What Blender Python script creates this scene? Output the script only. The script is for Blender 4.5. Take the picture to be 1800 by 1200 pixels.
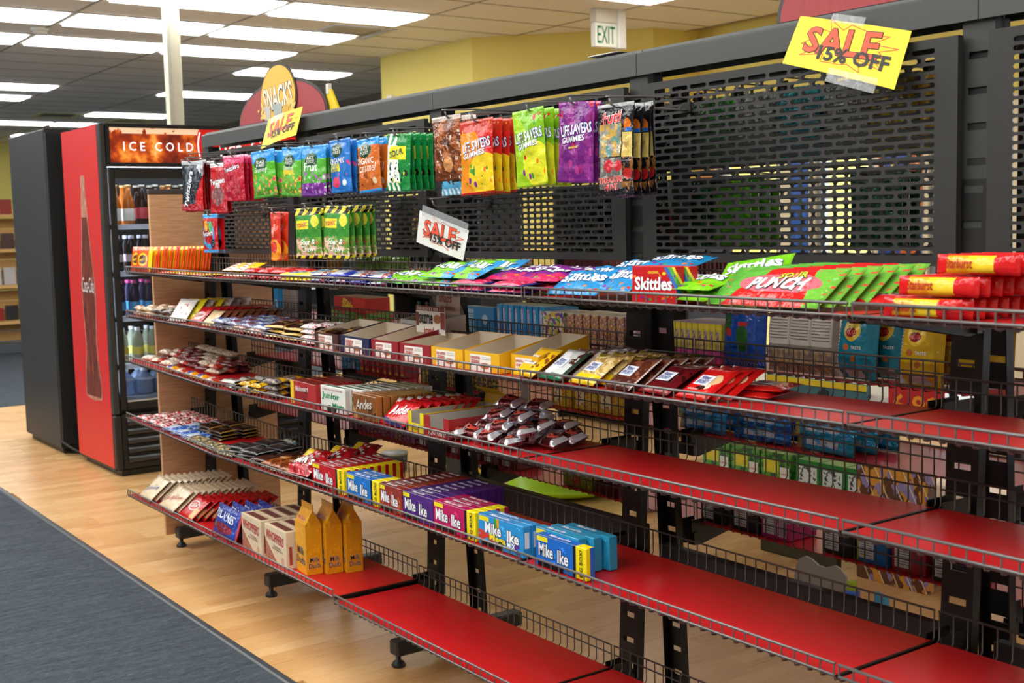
import bpy, bmesh, math, random
from mathutils import Vector, Matrix, Euler, noise
random.seed(11)
D = bpy.data; SC = bpy.context.scene; COL = SC.collection
for o in list(D.objects): D.objects.remove(o)
R = math.radians

# ------------------------------------------------------------------ camera
def make_camera():
    yaw, pitch, roll = R(144.3729), R(5.5788), R(1.3402)
    fw = Vector((math.cos(yaw)*math.cos(pitch), math.sin(yaw)*math.cos(pitch), -math.sin(pitch)))
    rt = fw.cross(Vector((0, 0, 1))).normalized(); dn = fw.cross(rt)
    r = rt*math.cos(roll) + dn*math.sin(roll); d = dn*math.cos(roll) - rt*math.sin(roll)
    m = Matrix((r, -d, -fw)).transposed().to_4x4()
    m.translation = Vector((4.8917, -2.0485, 1.3192))
    cd = D.cameras.new('camera'); c = D.objects.new('camera', cd); COL.objects.link(c)
    c.matrix_world = m
    cd.sensor_width = 36; cd.lens = 2144.19/1800*36; cd.clip_start = .05
    cd.dof.use_dof = True; cd.dof.focus_distance = 3.0; cd.dof.aperture_fstop = 8
    SC.camera = c
make_camera()
# ------------------------------------------------------------------ world, light, exposure
W = D.worlds.new('world'); SC.world = W; W.use_nodes = True
bg = W.node_tree.nodes['Background']; bg.inputs[0].default_value = (.75, .85, 1, 1); bg.inputs[1].default_value = 6.0
SC.view_settings.view_transform = 'Standard'; SC.view_settings.look = 'None'
SC.view_settings.gamma = 1; SC.view_settings.use_curve_mapping = False
SC.view_settings.exposure = 0.12
LAMP = 7.2          # emission of the fluorescent diffusers

# ------------------------------------------------------------------ materials
def C(h):
    if not isinstance(h, str): return tuple(h)+((1,) if len(h) == 3 else ())
    h = h.lstrip('#'); v = [int(h[i:i+2], 16)/255 for i in (0, 2, 4)]
    return tuple((x/12.92 if x <= .04045 else ((x+.055)/1.055)**2.4) for x in v)+(1,)
class NT:
    def __init__(s, name):
        s.m = D.materials.new(name); s.m.use_nodes = True; s.t = s.m.node_tree; s.t.nodes.clear()
        s.out = s.n('ShaderNodeOutputMaterial'); s.b = s.n('ShaderNodeBsdfPrincipled'); s.l(s.b.outputs[0], s.out.inputs[0])
    def n(s, k, **a):
        x = s.t.nodes.new(k)
        for q, v in a.items(): setattr(x, q, v)
        return x
    def l(s, a, b): s.t.links.new(a, b)
    def set(s, i, v):
        if hasattr(v, 'links') or isinstance(v, bpy.types.NodeSocket): s.l(v, i)
        else: i.default_value = v
    def math(s, op, a, b=0.0, c=0.0):
        x = s.n('ShaderNodeMath', operation=op); s.set(x.inputs[0], a); s.set(x.inputs[1], b)
        s.set(x.inputs[2], c); return x.outputs[0]
    def mix(s, f, a, b):
        x = s.n('ShaderNodeMix', data_type='RGBA'); s.set(x.inputs[0], f); s.set(x.inputs[6], a); s.set(x.inputs[7], b); return x.outputs[2]
    def coord(s, k): return s.n('ShaderNodeTexCoord').outputs[k]
    def mapping(s, v, sc=(1, 1, 1), rot=(0, 0, 0), loc=(0, 0, 0)):
        x = s.n('ShaderNodeMapping'); s.l(v, x.inputs[0]); x.inputs['Scale'].default_value = sc
        x.inputs['Rotation'].default_value = rot; x.inputs['Location'].default_value = loc; return x.outputs[0]
    def noise(s, v, sc, det=2, rough=.5):
        x = s.n('ShaderNodeTexNoise'); s.l(v, x.inputs['Vector']); x.inputs['Scale'].default_value = sc
        x.inputs['Detail'].default_value = det; x.inputs['Roughness'].default_value = rough; return x.outputs[0]
    def ramp(s, f, stops):
        x = s.n('ShaderNodeValToRGB'); s.l(f, x.inputs[0]); e = x.color_ramp.elements
        while len(e) < len(stops): e.new(.5)
        for k, (p, c) in zip(e, stops): k.position = p; k.color = C(c)
        return x.outputs[0]
    def bump(s, h, st=.3, d=.001):
        x = s.n('ShaderNodeBump'); s.l(h, x.inputs['Height']); x.inputs['Strength'].default_value = st
        x.inputs['Distance'].default_value = d; s.l(x.outputs[0], s.b.inputs['Normal'])
    def fin(s, col=None, rough=.5, metal=0, spec=.5, coat=0):
        if col is not None: s.set(s.b.inputs['Base Color'], col)
        s.set(s.b.inputs['Roughness'], rough); s.b.inputs['Metallic'].default_value = metal
        s.b.inputs['Specular IOR Level'].default_value = spec; s.b.inputs['Coat Weight'].default_value = coat
        s.b.inputs['Coat Roughness'].default_value = .1
        return s.m
MC = {}
def flat(h, rough=.45, metal=0, spec=.5):
    k = (str(h), rough, metal, spec)
    if k not in MC:
        n = NT('paint_'+str(h).strip('#')); o = n.coord('Object')
        f = n.noise(o, 55, 2); c = C(h)
        MC[k] = n.fin(n.mix(n.math('MULTIPLY', f, .18), c, tuple(x*.72 for x in c[:3])+(1,)), rough, metal, spec)
    return MC[k]
def pm(name, base, layers=(), rough=.3, wrinkle=0, metal=0, spec=.5):
    """flat print on a package: colour fields laid out in the package's own UV space"""
    n = NT('print_'+name); uv = n.n('ShaderNodeUVMap').outputs[0]
    sx = n.n('ShaderNodeSeparateXYZ'); n.l(uv, sx.inputs[0]); U, V = sx.outputs[0], sx.outputs[1]
    def rect(r):
        a = n.math('MULTIPLY', n.math('GREATER_THAN', U, r[0]), n.math('LESS_THAN', U, r[2]))
        return n.math('MULTIPLY', a, n.math('MULTIPLY', n.math('GREATER_THAN', V, r[1]), n.math('LESS_THAN', V, r[3])))
    col = C(base)
    for L in layers:
        k, c = L[0], C(L[-1])
        if k == 'r': f = rect(L[1:5])
        elif k == 'e':
            dx = n.math('DIVIDE', n.math('SUBTRACT', U, L[1]), L[3]); dy = n.math('DIVIDE', n.math('SUBTRACT', V, L[2]), L[4])
            f = n.math('LESS_THAN', n.math('ADD', n.math('MULTIPLY', dx, dx), n.math('MULTIPLY', dy, dy)), 1.0)
        elif k == 'n':      # blotches: scale, threshold, rect
            f = n.math('MULTIPLY', n.math('GREATER_THAN', n.noise(uv, L[1], 2), L[2]), rect(L[3]))
        elif k == 'd':      # dots: scale, radius, rect
            v = n.n('ShaderNodeTexVoronoi'); n.l(uv, v.inputs['Vector']); v.inputs['Scale'].default_value = L[1]
            f = n.math('MULTIPLY', n.math('LESS_THAN', v.outputs['Distance'], L[2]), rect(L[3]))
        elif k == 's':      # stripes: direction (a,b), period, duty, rect
            q = n.math('ADD', n.math('MULTIPLY', U, L[1][0]), n.math('MULTIPLY', V, L[1][1]))
            f = n.math('MULTIPLY', n.math('LESS_THAN', n.math('FRACT', n.math('MULTIPLY', q, L[2])), L[3]), rect(L[4]))
        elif k == 'l':      # half plane a*u+b*v > c
            q = n.math('ADD', n.math('MULTIPLY', U, L[1]), n.math('MULTIPLY', V, L[2]))
            f = n.math('GREATER_THAN', q, L[3])
        elif k == 'v':      # printed many-coloured fruit: voronoi cells
            v = n.n('ShaderNodeTexVoronoi'); n.l(uv, v.inputs['Vector']); v.inputs['Scale'].default_value = L[1]
            rc = n.n('ShaderNodeSeparateColor'); n.l(v.outputs['Color'], rc.inputs[0])
            pal = L[4]; st = [(i/len(pal), p) for i, p in enumerate(pal)]
            cr = n.n('ShaderNodeValToRGB'); cr.color_ramp.interpolation = 'CONSTANT'; e = cr.color_ramp.elements
            while len(e) < len(st): e.new(.5)
            for kk, (pp, cc) in zip(e, st): kk.position = pp; kk.color = C(cc)
            n.l(rc.outputs[0], cr.inputs[0]); c = cr.outputs[0]
            f = n.math('MULTIPLY', n.math('LESS_THAN', v.outputs['Distance'], L[2]), rect(L[3]))
        col = n.mix(f, col, c)
    if wrinkle: n.bump(n.noise(n.coord('Object'), 38, 3), 1.0, wrinkle*1.8); rough = min(rough, .15)
    return n.fin(col, rough, metal, spec, coat=.0)
ALL = (-9, -9, 9, 9)
def gloss(h, wr=.002, rough=.22): return pm('plain_'+h.strip('#'), h, (), rough, wr)

# ------------------------------------------------------------------ mesh building
class MB:
    def __init__(s): s.v = []; s.f = []
    def box(s, x0, y0, z0, x1, y1, z1):
        b = len(s.v)
        s.v += [(x, y, z) for z in (z0, z1) for y in (y0, y1) for x in (x0, x1)]
        s.f += [tuple(b+i for i in q) for q in ((0, 2, 3, 1), (4, 5, 7, 6), (0, 1, 5, 4), (2, 6, 7, 3), (0, 4, 6, 2), (1, 3, 7, 5))]
        return s
    def tube(s, pts, r, n=5, cap=True):
        pts = [Vector(p) for p in pts]; b = len(s.v)
        for i, p in enumerate(pts):
            d = (pts[min(i+1, len(pts)-1)]-pts[max(i-1, 0)]).normalized()
            a = Vector((1, 0, 0)) if abs(d.x) < .9 else Vector((0, 1, 0))
            e1 = d.cross(a).normalized(); e2 = d.cross(e1)
            s.v += [tuple(p+(e1*math.cos(t*2*math.pi/n)+e2*math.sin(t*2*math.pi/n))*r) for t in range(n)]
        for i in range(len(pts)-1):
            for t in range(n):
                u = (t+1) % n; s.f.append((b+i*n+t, b+i*n+u, b+(i+1)*n+u, b+(i+1)*n+t))
        if cap: s.f.append(tuple(b+t for t in reversed(range(n)))); s.f.append(tuple(b+(len(pts)-1)*n+t for t in range(n)))
        return s
    def prism(s, poly, axis, a, b2):
        """polygon (2-D, counter-clockwise) extruded along axis from a to b2"""
        b = len(s.v); n = len(poly)
        for t in (a, b2):
            for p in poly:
                s.v.append({'x': (t, p[0], p[1]), 'y': (p[0], t, p[1]), 'z': (p[0], p[1], t)}[axis])
        s.f.append(tuple(b+i for i in range(n))[::-1]); s.f.append(tuple(b+n+i for i in range(n)))
        for i in range(n): j = (i+1) % n; s.f.append((b+i, b+j, b+n+j, b+n+i))
        return s
    def lathe(s, prof, n=16, c=(0, 0, 0)):
        b = len(s.v)
        for r, z in prof: s.v += [(c[0]+r*math.cos(t*2*math.pi/n), c[1]+r*math.sin(t*2*math.pi/n), c[2]+z) for t in range(n)]
        for i in range(len(prof)-1):
            for t in range(n):
                u = (t+1) % n; s.f.append((b+i*n+t, b+i*n+u, b+(i+1)*n+u, b+(i+1)*n+t))
        s.f.append(tuple(b+t for t in reversed(range(n)))); s.f.append(tuple(b+(len(prof)-1)*n+t for t in range(n)))
        return s
    def mesh(s, name, mat, smooth=False, bevel=0, boxuv=None, fix=True):
        me = D.meshes.new(name); me.from_pydata(s.v, [], s.f)
        if bevel or fix:
            bm = bmesh.new(); bm.from_mesh(me)
            if bevel: bmesh.ops.bevel(bm, geom=list(bm.edges), offset=bevel, segments=1, affect='EDGES', profile=.5)
            if fix: bmesh.ops.recalc_face_normals(bm, faces=list(bm.faces))
            bm.to_mesh(me); bm.free()
        if boxuv: box_uv(me, *boxuv)
        if smooth: me.shade_smooth()
        for m in (mat if isinstance(mat, (list, tuple)) else [mat]): me.materials.append(m)
        return me
def box_uv(me, x0, y0, z0, x1, y1, z1):
    uv = me.uv_layers.new(name='UVMap').data; w, h = x1-x0, z1-z0
    for p in me.polygons:
        nn = p.normal
        for li in p.loop_indices:
            c = me.vertices[me.loops[li].vertex_index].co
            u, v = (c.x-x0)/w, (c.z-z0)/h; dy = c.y-y0
            if abs(nn.y) >= abs(nn.x) and abs(nn.y) >= abs(nn.z):
                if nn.y > 0: u = 5+(x1-c.x)/w
            elif abs(nn.x) >= abs(nn.z):
                u = 1+dy/w if nn.x > 0 else -dy/w
            else: v = 1+dy/h if nn.z > 0 else -dy/h
            uv[li].uv = (u, v)
def ob(name, me, parent=None, loc=(0, 0, 0), rot=(0, 0, 0)):
    o = D.objects.new(name, me); COL.objects.link(o); o.location = loc; o.rotation_euler = rot
    if parent: o.parent = parent
    return o
def tag(o, label, cat, group=None):
    o['label'] = label; o['category'] = cat
    if group: o['group'] = group
    return o
def struct(o): o['kind'] = 'structure'; return o
def empty(name, loc=(0, 0, 0), rot=(0, 0, 0)): return ob(name, None, None, loc, rot)

# ---- lettering: outlines of the built-in font laid onto a surface S(u, v, lift)
FC = {}
def font2d(s, bold, shear=0):
    k = (s, bold, shear)
    if k not in FC:
        cu = D.curves.new('lettering', 'FONT'); cu.body = s; cu.size = 1; cu.offset = bold; cu.resolution_u = 2; cu.shear = shear
        cu.align_x = 'CENTER'; cu.space_line = .85
        o = D.objects.new('lettering', cu); COL.objects.link(o)
        me = D.meshes.new_from_object(o.evaluated_get(bpy.context.evaluated_depsgraph_get()))
        vs = [(v.co.x, v.co.y) for v in me.vertices]; fs = [tuple(p.vertices) for p in me.polygons]
        D.objects.remove(o); D.curves.remove(cu); D.meshes.remove(me)
        x0, x1 = min(v[0] for v in vs), max(v[0] for v in vs); y0, y1 = min(v[1] for v in vs), max(v[1] for v in vs)
        FC[k] = ([(x-(x0+x1)/2, y-(y0+y1)/2) for x, y in vs], fs, x1-x0, y1-y0)
    return FC[k]
def txt(s, S, Wm, Hm, cx, cy, wf, mat, bold=.012, rot=0, hf=None, lift=.0008, arc=0, shear=0, ref=None):
    vs, fs, w, h = font2d(s, bold, shear)
    if ref: w, h = ref
    kx = wf*Wm/w; ky = kx if hf is None else hf*Hm/h
    c, sn = math.cos(R(rot)), math.sin(R(rot)); out = []
    for x, y in vs:
        x, y = x*kx, y*ky+arc*Hm*(x/w)**2*4
        out.append(tuple(S(cx+(x*c-y*sn)/Wm, cy+(x*sn+y*c)/Hm, lift)))
    me = D.meshes.new('lettering'); me.from_pydata(out, [], fs); me.materials.append(mat)
    return me
class Kind:
    """one sort of package: body mesh plus part meshes; put() sets out one individual"""
    def __init__(s, name, me, S=None, Wm=1, Hm=1):
        s.name = name; s.me = me; s.S = S; s.W = Wm; s.H = Hm; s.parts = []
    def part(s, name, me, label=None): s.parts.append((name, me, label)); return s
    def t(s, text, cx, cy, wf, col, bold=.012, rot=0, hf=None, out=None, S=None, W=None, H=None, arc=0, shear=0, ow=.035, name='lettering'):
        S = S or s.S; W = W or s.W; H = H or s.H
        vs, fs, w, h = font2d(text, bold, shear)
        if out: s.parts.append((name+'_outline', txt(text, S, W, H, cx, cy, wf, flat(out, .35), bold+ow, rot, hf, .0006, arc, shear, (w, h)), None))
        s.parts.append((name, txt(text, S, W, H, cx, cy, wf, flat(col, .35), bold, rot, hf, .0011, arc, shear, (w, h)), None))
        return s
    def put(s, loc, label, cat, group=None, rot=(0, 0, 0)):
        o = ob(s.name, s.me, None, loc, rot); tag(o, label, cat, group)
        for n, me, lb in s.parts:
            c = ob(n, me, o)
            if lb: c['label'] = lb
        return o
def carton(name, w, h, d, mat, bev=.0012):
    me = MB().box(-w/2, 0, 0, w/2, d, h).mesh(name, mat, bevel=bev, boxuv=(-w/2, 0, 0, w/2, d, h))
    k = Kind(name, me, lambda u, v, e: ((u-.5)*w, -e, v*h), w, h); k.d = d
    k.top = lambda u, v, e: ((u-.5)*w, v*d, h+e)
    k.side = lambda u, v, e: (w/2+e, u*d, v*h)
    return k
def pillow(name, w, h, t, mat, sx=.03, sz=.08, p=2.6, nz=.0025, nx=12, ny=14, seed=0, zig=True, hole=False):
    """sealed film pack, front towards -y, bottom edge at z=0; sx/sz: flat seal share at the sides / the ends"""
    def prof(s, seal):
        s = abs(2*s-1); lim = 1-2*seal
        if s >= lim: return 0
        return (1-(s/lim)**p)**(1/p)
    def S(u, v, e=0, side=-1):
        q = prof(u, sx)*prof(v, sz); uu, vv = min(max(u, 0), 1), min(max(v, 0), 1)
        n = noise.noise(Vector((uu*w*38+seed*7.3, vv*h*38, side*3+seed)))*nz*(.35+q)
        n += noise.noise(Vector((uu*w*95, vv*h*70+seed, 9.1*side)))*nz*.45*(1 if v < .3 or v > .7 else .6)
        rip = math.sin(u*60)*.0006 if (v < sz or v > 1-sz) and sz > .02 else 0
        y = q*t/2+.0005+n*(1 if q > 0 else .5)+rip*side
        xs = 1-.05*prof(v, sz)*(1 if sx < .05 else 0)
        return ((u-.5)*w*xs, side*(y+e) if side < 0 else max(y, .0008)+e*0, v*h)
    vs, fs, uvs = [], [], []
    us = [0, sx, *[sx+(1-2*sx)*i/nx for i in range(1, nx)], 1-sx, 1] if sx > 0 else [i/nx for i in range(nx+1)]
    ws = [0, sz*.5, sz, *[sz+(1-2*sz)*i/ny for i in range(1, ny)], 1-sz, 1-sz*.5, 1] if sz > 0 else [i/ny for i in range(ny+1)]
    for side in (-1, 1):
        for v in ws:
            for u in us: vs.append(S(u, v, 0, side)); uvs.append((u, v) if side < 0 else (6-u, v))
    nu, nv = len(us), len(ws); B = nu*nv
    for a in range(nv-1):
        for b in range(nu-1):
            i = a*nu+b; fs.append((i, i+1, i+nu+1, i+nu)); j = B+i; fs.append((j, j+nu, j+nu+1, j+1))
    rim = [i for i in range(nu)]+[a*nu+nu-1 for a in range(1, nv)]+[(nv-1)*nu+b for b in range(nu-2, -1, -1)]+[a*nu for a in range(nv-2, 0, -1)]
    for i in range(len(rim)):
        a, b = rim[i], rim[(i+1) % len(rim)]; fs.append((b, a, B+a, B+b))
    me = D.meshes.new(name); me.from_pydata(vs, [], fs); l = me.uv_layers.new(name='UVMap').data
    for lp in me.loops: l[lp.index].uv = uvs[lp.vertex_index]
    me.shade_smooth(); me.materials.append(mat)
    return Kind(name, me, lambda u, v, e: S(u, v, e+.0004), w, h)
ORD = ['front', 'second', 'third', 'fourth', 'fifth', 'sixth', 'seventh', 'eighth', 'ninth', 'tenth', 'eleventh', 'twelfth', 'thirteenth', 'fourteenth', 'fifteenth', 'sixteenth', 'seventeenth', 'eighteenth']
def rowlab(desc, i, n, where='', end='front', last='rearmost'):
    if n == 1: return desc
    return desc+', '+(end+'most' if i == 0 else last if i == n-1 else ORD[i]+' from '+end)
def row(k, n, start, step, desc, cat, group, rot=(0, 0, 0), where='', jit=0, end='front', last='rearmost'):
    for i in range(n):
        j = [random.uniform(-jit, jit) for _ in range(3)]
        k.put((start[0]+step[0]*i+j[0]*.3, start[1]+step[1]*i, start[2]+step[2]*i), rowlab(desc, i, n, where, end, last), cat, group if n > 1 else None,
              (rot[0]+j[1]*2, rot[1], rot[2]+j[2]*3))
# ------------------------------------------------------------------ measures of the shelving
BAY = .9
YF = [-.444, -.4534, -.4645, -.4736, -.4857]           # front edge of the five levels
ZT = [[1.178, 1.172, 1.175, 1.174, 1.175, 1.175], [1.003, .996, .985, .989, .997, 1.0], [.823, .798, .807, .811, .819, .821],
      [.590, .567, .576, .577, .575, .575], [.275, .275, .278, .276, .276, .276]]
LIP = .021
def zs(i, x):                                           # liner height of level i at x
    b = min(max(int(x//BAY), 0), 4); f = x/BAY-b
    return ZT[i][b]*(1-f)+ZT[i][b+1]*f-LIP+.0012
def tilt(i, x): b = min(max(int(x//BAY), 0), 4); return -math.atan((ZT[i][b+1]-ZT[i][b])/BAY)
# ================================================================== SETTING
def m_planks():
    n = NT('beech_laminate'); o = n.coord('Object'); oi = n.n('ShaderNodeObjectInfo')
    a = n.n('ShaderNodeVectorMath', operation='ADD'); n.l(o, a.inputs[0])
    cx = n.n('ShaderNodeCombineXYZ'); n.l(n.math('MULTIPLY', oi.outputs['Random'], 37.0), cx.inputs[1]); n.l(n.math('MULTIPLY', n.math('FLOOR', n.math('MULTIPLY', oi.outputs['Random'], 90.0)), .065), cx.inputs[0])
    n.l(cx.outputs[0], a.inputs[1]); v = a.outputs[0]
    b = n.n('ShaderNodeTexBrick'); n.l(n.mapping(v, (1, 1, 1), (0, 0, R(90))), b.inputs['Vector'])
    b.inputs['Color1'].default_value = (0, 0, 0, 1); b.inputs['Color2'].default_value = (1, 1, 1, 1); b.inputs['Mortar'].default_value = (.3, .3, .3, 1)
    b.inputs['Scale'].default_value = 1; b.inputs['Brick Width'].default_value = .42; b.inputs['Row Height'].default_value = .065
    b.inputs['Mortar Size'].default_value = .0006; b.offset = .37
    g = n.noise(n.mapping(v, (60, 2.2, 1)), 3, 3)
    base = n.ramp(b.outputs['Color'], [(0, '#c79a63'), (.5, '#d3a971'), (1, '#deb983')])
    col = n.mix(n.math('MULTIPLY', g, .30), base, C('#a8763f'))
    return n.fin(col, n.math('ADD', n.math('MULTIPLY', g, .15), .22), 0, .45)
def m_carpet():
    n = NT('carpet_weave'); o = n.coord('Object')
    a = n.noise(n.mapping(o, (260, 35, 1), (0, 0, R(12))), 1, 3, .7); b = n.noise(o, 420, 1); c = n.noise(n.mapping(o, (40, 6, 1), (0, 0, R(12))), 1, 2)
    f = n.math('ADD', n.math('MULTIPLY', a, .6), n.math('ADD', n.math('MULTIPLY', b, .35), n.math('MULTIPLY', c, .25)))
    n.bump(f, .8, .004)
    return n.fin(n.ramp(f, [(.35, '#23282e'), (.55, '#3b4249'), (.68, '#4e565f'), (.85, '#747a7a')]), .95, 0, .1)
def m_tile():
    n = NT('ceiling_tile'); o = n.coord('Object'); f = n.noise(o, 220, 2); g = n.noise(o, 3, 2)
    n.bump(f, .25, .002)
    return n.fin(n.mix(n.math('MULTIPLY', f, .45), C('#f4f2f2'), C('#dad6d3')), .9, 0, .2)
def m_wall(h):
    n = NT('wall_paint'); o = n.coord('Object'); f = n.noise(o, 90, 2); n.bump(f, .1, .001)
    c = C(h); return n.fin(n.mix(n.math('MULTIPLY', f, .12), c, tuple(x*.8 for x in c[:3])+(1,)), .7, 0, .3)
M_PL, M_CA, M_TI = m_planks(), m_carpet(), m_tile()
M_YE = m_wall('#e9d878'); M_CR = m_wall('#e9dfc4')
M_BK = flat('#131211', .42, 0, .4); M_POST = flat('#12110f', .5, 0, .35); M_GR = flat('#444745', .4, 0, .4); M_PAN = flat('#2b2b2a', .45, 0, .4)
M_WIRE = flat('#4e4742', .38, .3); M_WIREF = flat('#7c7876', .3, .4); M_WHITE = flat('#e8e6e0', .5)
FZ = 0.0
# floor slab, planks laid across the aisle, carpet with its edge strip
fl = struct(ob('floor', MB().box(-19, -8, -.12, 8, 10, -.012).mesh('floor', flat('#b48a58', .4))))
pw, pl_ = .195, 1.26
pm_me = MB().box(0, 0, -.012, pw-.0008, pl_-.0008, 0).mesh('plank', M_PL, bevel=.0006)
ix = 0; x = -4.92
while x < 5.2:
    y = -.575-(ix*.47 % 1)*pl_*.999
    while y < 4.1:
        a = max(y, -.572)
        if a == y: me = pm_me
        else: me = MB().box(0, 0, -.012, pw-.0008, y+pl_-a-.0008, 0).mesh('plank', M_PL, bevel=.0006)
        if y+pl_-a > .03: ob('plank', me, fl, (x, a, 0))
        y += pl_
    ix += 1; x += pw
st = ob('plank', MB().box(-4.92, 4.1+pl_*0, -.012, 7.9, 9.9, -.001).mesh('far_boards', M_PL), fl); st['kind'] = 'stuff'
ob('carpet', MB().box(-18.9, -7.9, -.012, 7.9, -.60, .002).mesh('carpet', M_CA), fl)
ob('carpet', MB().box(-18.9, -.60, -.012, -4.925, 9.9, .002).mesh('carpet', M_CA), fl)
es = MB().prism([(-.606, 0), (-.572, 0), (-.576, .004), (-.583, .0075), (-.598, .0075), (-.604, .004)], 'x', 0, 1)
M_ES = flat('#3c4247', .4)
for a, b in ((-4.9, -2.9), (-2.897, -.9), (-.897, 1.1), (1.103, 3.1), (3.103, 7.8)):
    o = ob('carpet_edge_strip', MB().prism([(-.606, 0), (-.572, 0), (-.576, .004), (-.583, .0075), (-.598, .0075), (-.604, .004)], 'x', a, b).mesh('carpet_edge_strip', M_ES), fl)
# walls
struct(ob('wall_left', MB().box(-19.2, -8, 0, -19, 10, 3.1).mesh('wall_left', M_YE)))
wf = MB(); wf.box(-19, -8.2, 0, 8, -8, .35); wf.box(-19, -8.2, 2.75, 8, -8, 3.1); FILL_WIN = []
xs = -19
for k_ in range(2):  # unseen window openings, added to bring daylight onto the ceiling
    a_ = -12.5+2.9*k_; wf.box(xs, -8.2, .35, a_, -8, 2.75); xs = a_+2.7; FILL_WIN.append((a_, xs))
wf.box(xs, -8.2, .35, 8, -8, 2.75); struct(ob('wall_front', wf.mesh('wall_front', M_CR)))
SW = []
struct(ob('wall_right', MB().box(8, -8, 0, 8.2, 10, 3.1).mesh('wall_right', M_CR)))
struct(ob('wall_far', MB().box(-19, 9.9, 0, -6, 10.1, 3.1).mesh('wall_far', M_CR)))
struct(ob('wall_yellow', MB().prism([(-6.0, 4.21), (-4.49, 4.30), (-3.29, 5.43), (-3.29, 6.4), (-3.5, 9.9), (-6, 9.9)], 'z', 0, 3.05).mesh('wall_yellow', M_YE)))
wins = [(-3.1, -2.35, .12, 2.05), (-1.95, -1.35, .85, 1.95), (-.85, -.15, .85, 1.95), (.9, 3.1, .3, 2.1), (3.3, 5.5, .3, 2.1), (5.7, 7.7, .3, 2.1)]  # last three are out of view, added so daylight lifts the ceiling
wb = MB(); xs = -3.3
for a, b, z0, z1 in wins:
    wb.box(xs, 6.0, 0, a, 6.2, 2.15); wb.box(a, 6.0, 0, b, 6.2, z0); wb.box(a, 6.0, z1, b, 6.2, 2.15); xs = b
wb.box(xs, 6.0, 0, 8, 6.2, 2.15)
wbo = struct(ob('wall_back', wb.mesh('wall_back', M_CR)))
ob('yellow_band', MB().box(-3.3, 5.99, 2.15, 8, 6.2, 3.05).mesh('yellow_band', M_YE), wbo)
def thin_glass(name, tint, refl):
    g = NT(name); g.t.nodes.remove(g.b); tr = g.n('ShaderNodeBsdfTransparent'); tr.inputs[0].default_value = tint
    gs = g.n('ShaderNodeBsdfGlossy'); gs.inputs['Roughness'].default_value = .02; mx = g.n('ShaderNodeMixShader')
    fr_ = g.n('ShaderNodeFresnel'); fr_.inputs[0].default_value = refl
    g.l(fr_.outputs[0], mx.inputs[0]); g.l(tr.outputs[0], mx.inputs[1]); g.l(gs.outputs[0], mx.inputs[2]); g.l(mx.outputs[0], g.out.inputs[0]); return g.m
M_GLASS = thin_glass('window_glass', (.95, .97, .97, 1), 1.25)
M_ALU = flat('#9a9c9c', .35, .6)
for i, (a, b, z0, z1) in enumerate(wins):
    e = struct(empty('window_%d' % (i+1), ((a+b)/2, 6.06, z0)))
    h = z1-z0; w = b-a; m = MB()
    for q in ((-w/2, 0, -w/2+.05, h), (w/2-.05, 0, w/2, h), (-w/2+.05, 0, w/2-.05, .05), (-w/2+.05, h-.05, w/2-.05, h), (-w/2+.05, h*.55, w/2-.05, h*.55+.04)):
        m.box(q[0], -.03, q[1], q[2], .03, q[3])
    ob('window_frame', m.mesh('window_frame', M_ALU), e)
    for z_a, z_b in ((.05, h*.55), (h*.55+.04, h-.05)):
        ob('pane', MB().box(-w/2+.05, -.003, z_a, w/2-.05, .003, z_b).mesh('pane', M_GLASS), e)
nw_ = len(wins)
for k_, (a, b) in enumerate(FILL_WIN+SW):  # frames and panes for the added front-wall windows, never in view
    e = struct(empty('window_%d' % (nw_+1+k_), ((a+b)/2, -8.1, .35) if k_ < len(FILL_WIN) else (8.1, (a+b)/2, .35), (0, 0, 0 if k_ < len(FILL_WIN) else R(90))))
    w = b-a; m = MB()
    for q in ((-w/2, 0, -w/2+.05, 2.4), (w/2-.05, 0, w/2, 2.4), (-w/2+.05, 0, w/2-.05, .05), (-w/2+.05, 2.35, w/2-.05, 2.4)): m.box(q[0], -.03, q[1], q[2], .03, q[3])
    ob('window_frame', m.mesh('window_frame', M_ALU), e); ob('pane', MB().box(-w/2+.05, -.003, .05, w/2-.05, .003, 2.35).mesh('pane', M_GLASS), e)
# ceiling of 1.2 x 0.6 tiles on a grid; lamps take the place of tiles
CZ = 3.0
ce = struct(ob('ceiling', MB().box(-19, -8, CZ+.02, 8, 10, CZ+.1).mesh('ceiling', flat('#b9aea2', .9))))
ROWX = [-15.3+.6*i for i in range(40)]
def colspan(j): return (-.37+1.245*j, -.37+1.245*j+1.215)
lamps = set()
for x0, cs in ((-3.9, (-1, 0, 1, 2)), (-5.1, (-1, 0, 1, 2)), (-6.3, (-2, -1, 0, 1, 2)), (-7.5, (3,)), (-9.9, (1, -1, -3, 3)), (-11.1, (1,)), (-12.9, (3, 1)), (-14.7, (3, 2)),
               (-2.1, (3,)), (-2.7, (-4, -3, -2, -1)), (-.3, (3,)), (2.1, (3,)), (4.5, (3,)), (-17.1, (1, 3)),
               (-1.5, (-4, -3, -2, -1)), (-.3, (-4, -3, -2, -1)), (.9, (-4, -3, -2, -1)), (2.1, (-4, -3, -2, -1)), (3.3, (-4, -3, -2, -1)), (4.5, (-4, -3, -2, -1)), (5.7, (-4, -3, -2, -1))):
    for j in cs: lamps.add((round(x0, 2), j))
tw, tl = .585, 1.225
t_me = MB().box(-tw/2, 0, 0, tw/2, tl, .02).mesh('ceiling_tile', M_TI, bevel=.003)
def lampat(x, j): return any(abs(x-a) < .31 and j == b for a, b in lamps)
for x in [-18.9+.6*i for i in range(34)]:
    for j in range(-1, 5):
        if lampat(x, j): continue
        ob('ceiling_tile', t_me, ce, (x, colspan(j)[0]-.005, CZ))
g = MB()
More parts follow.
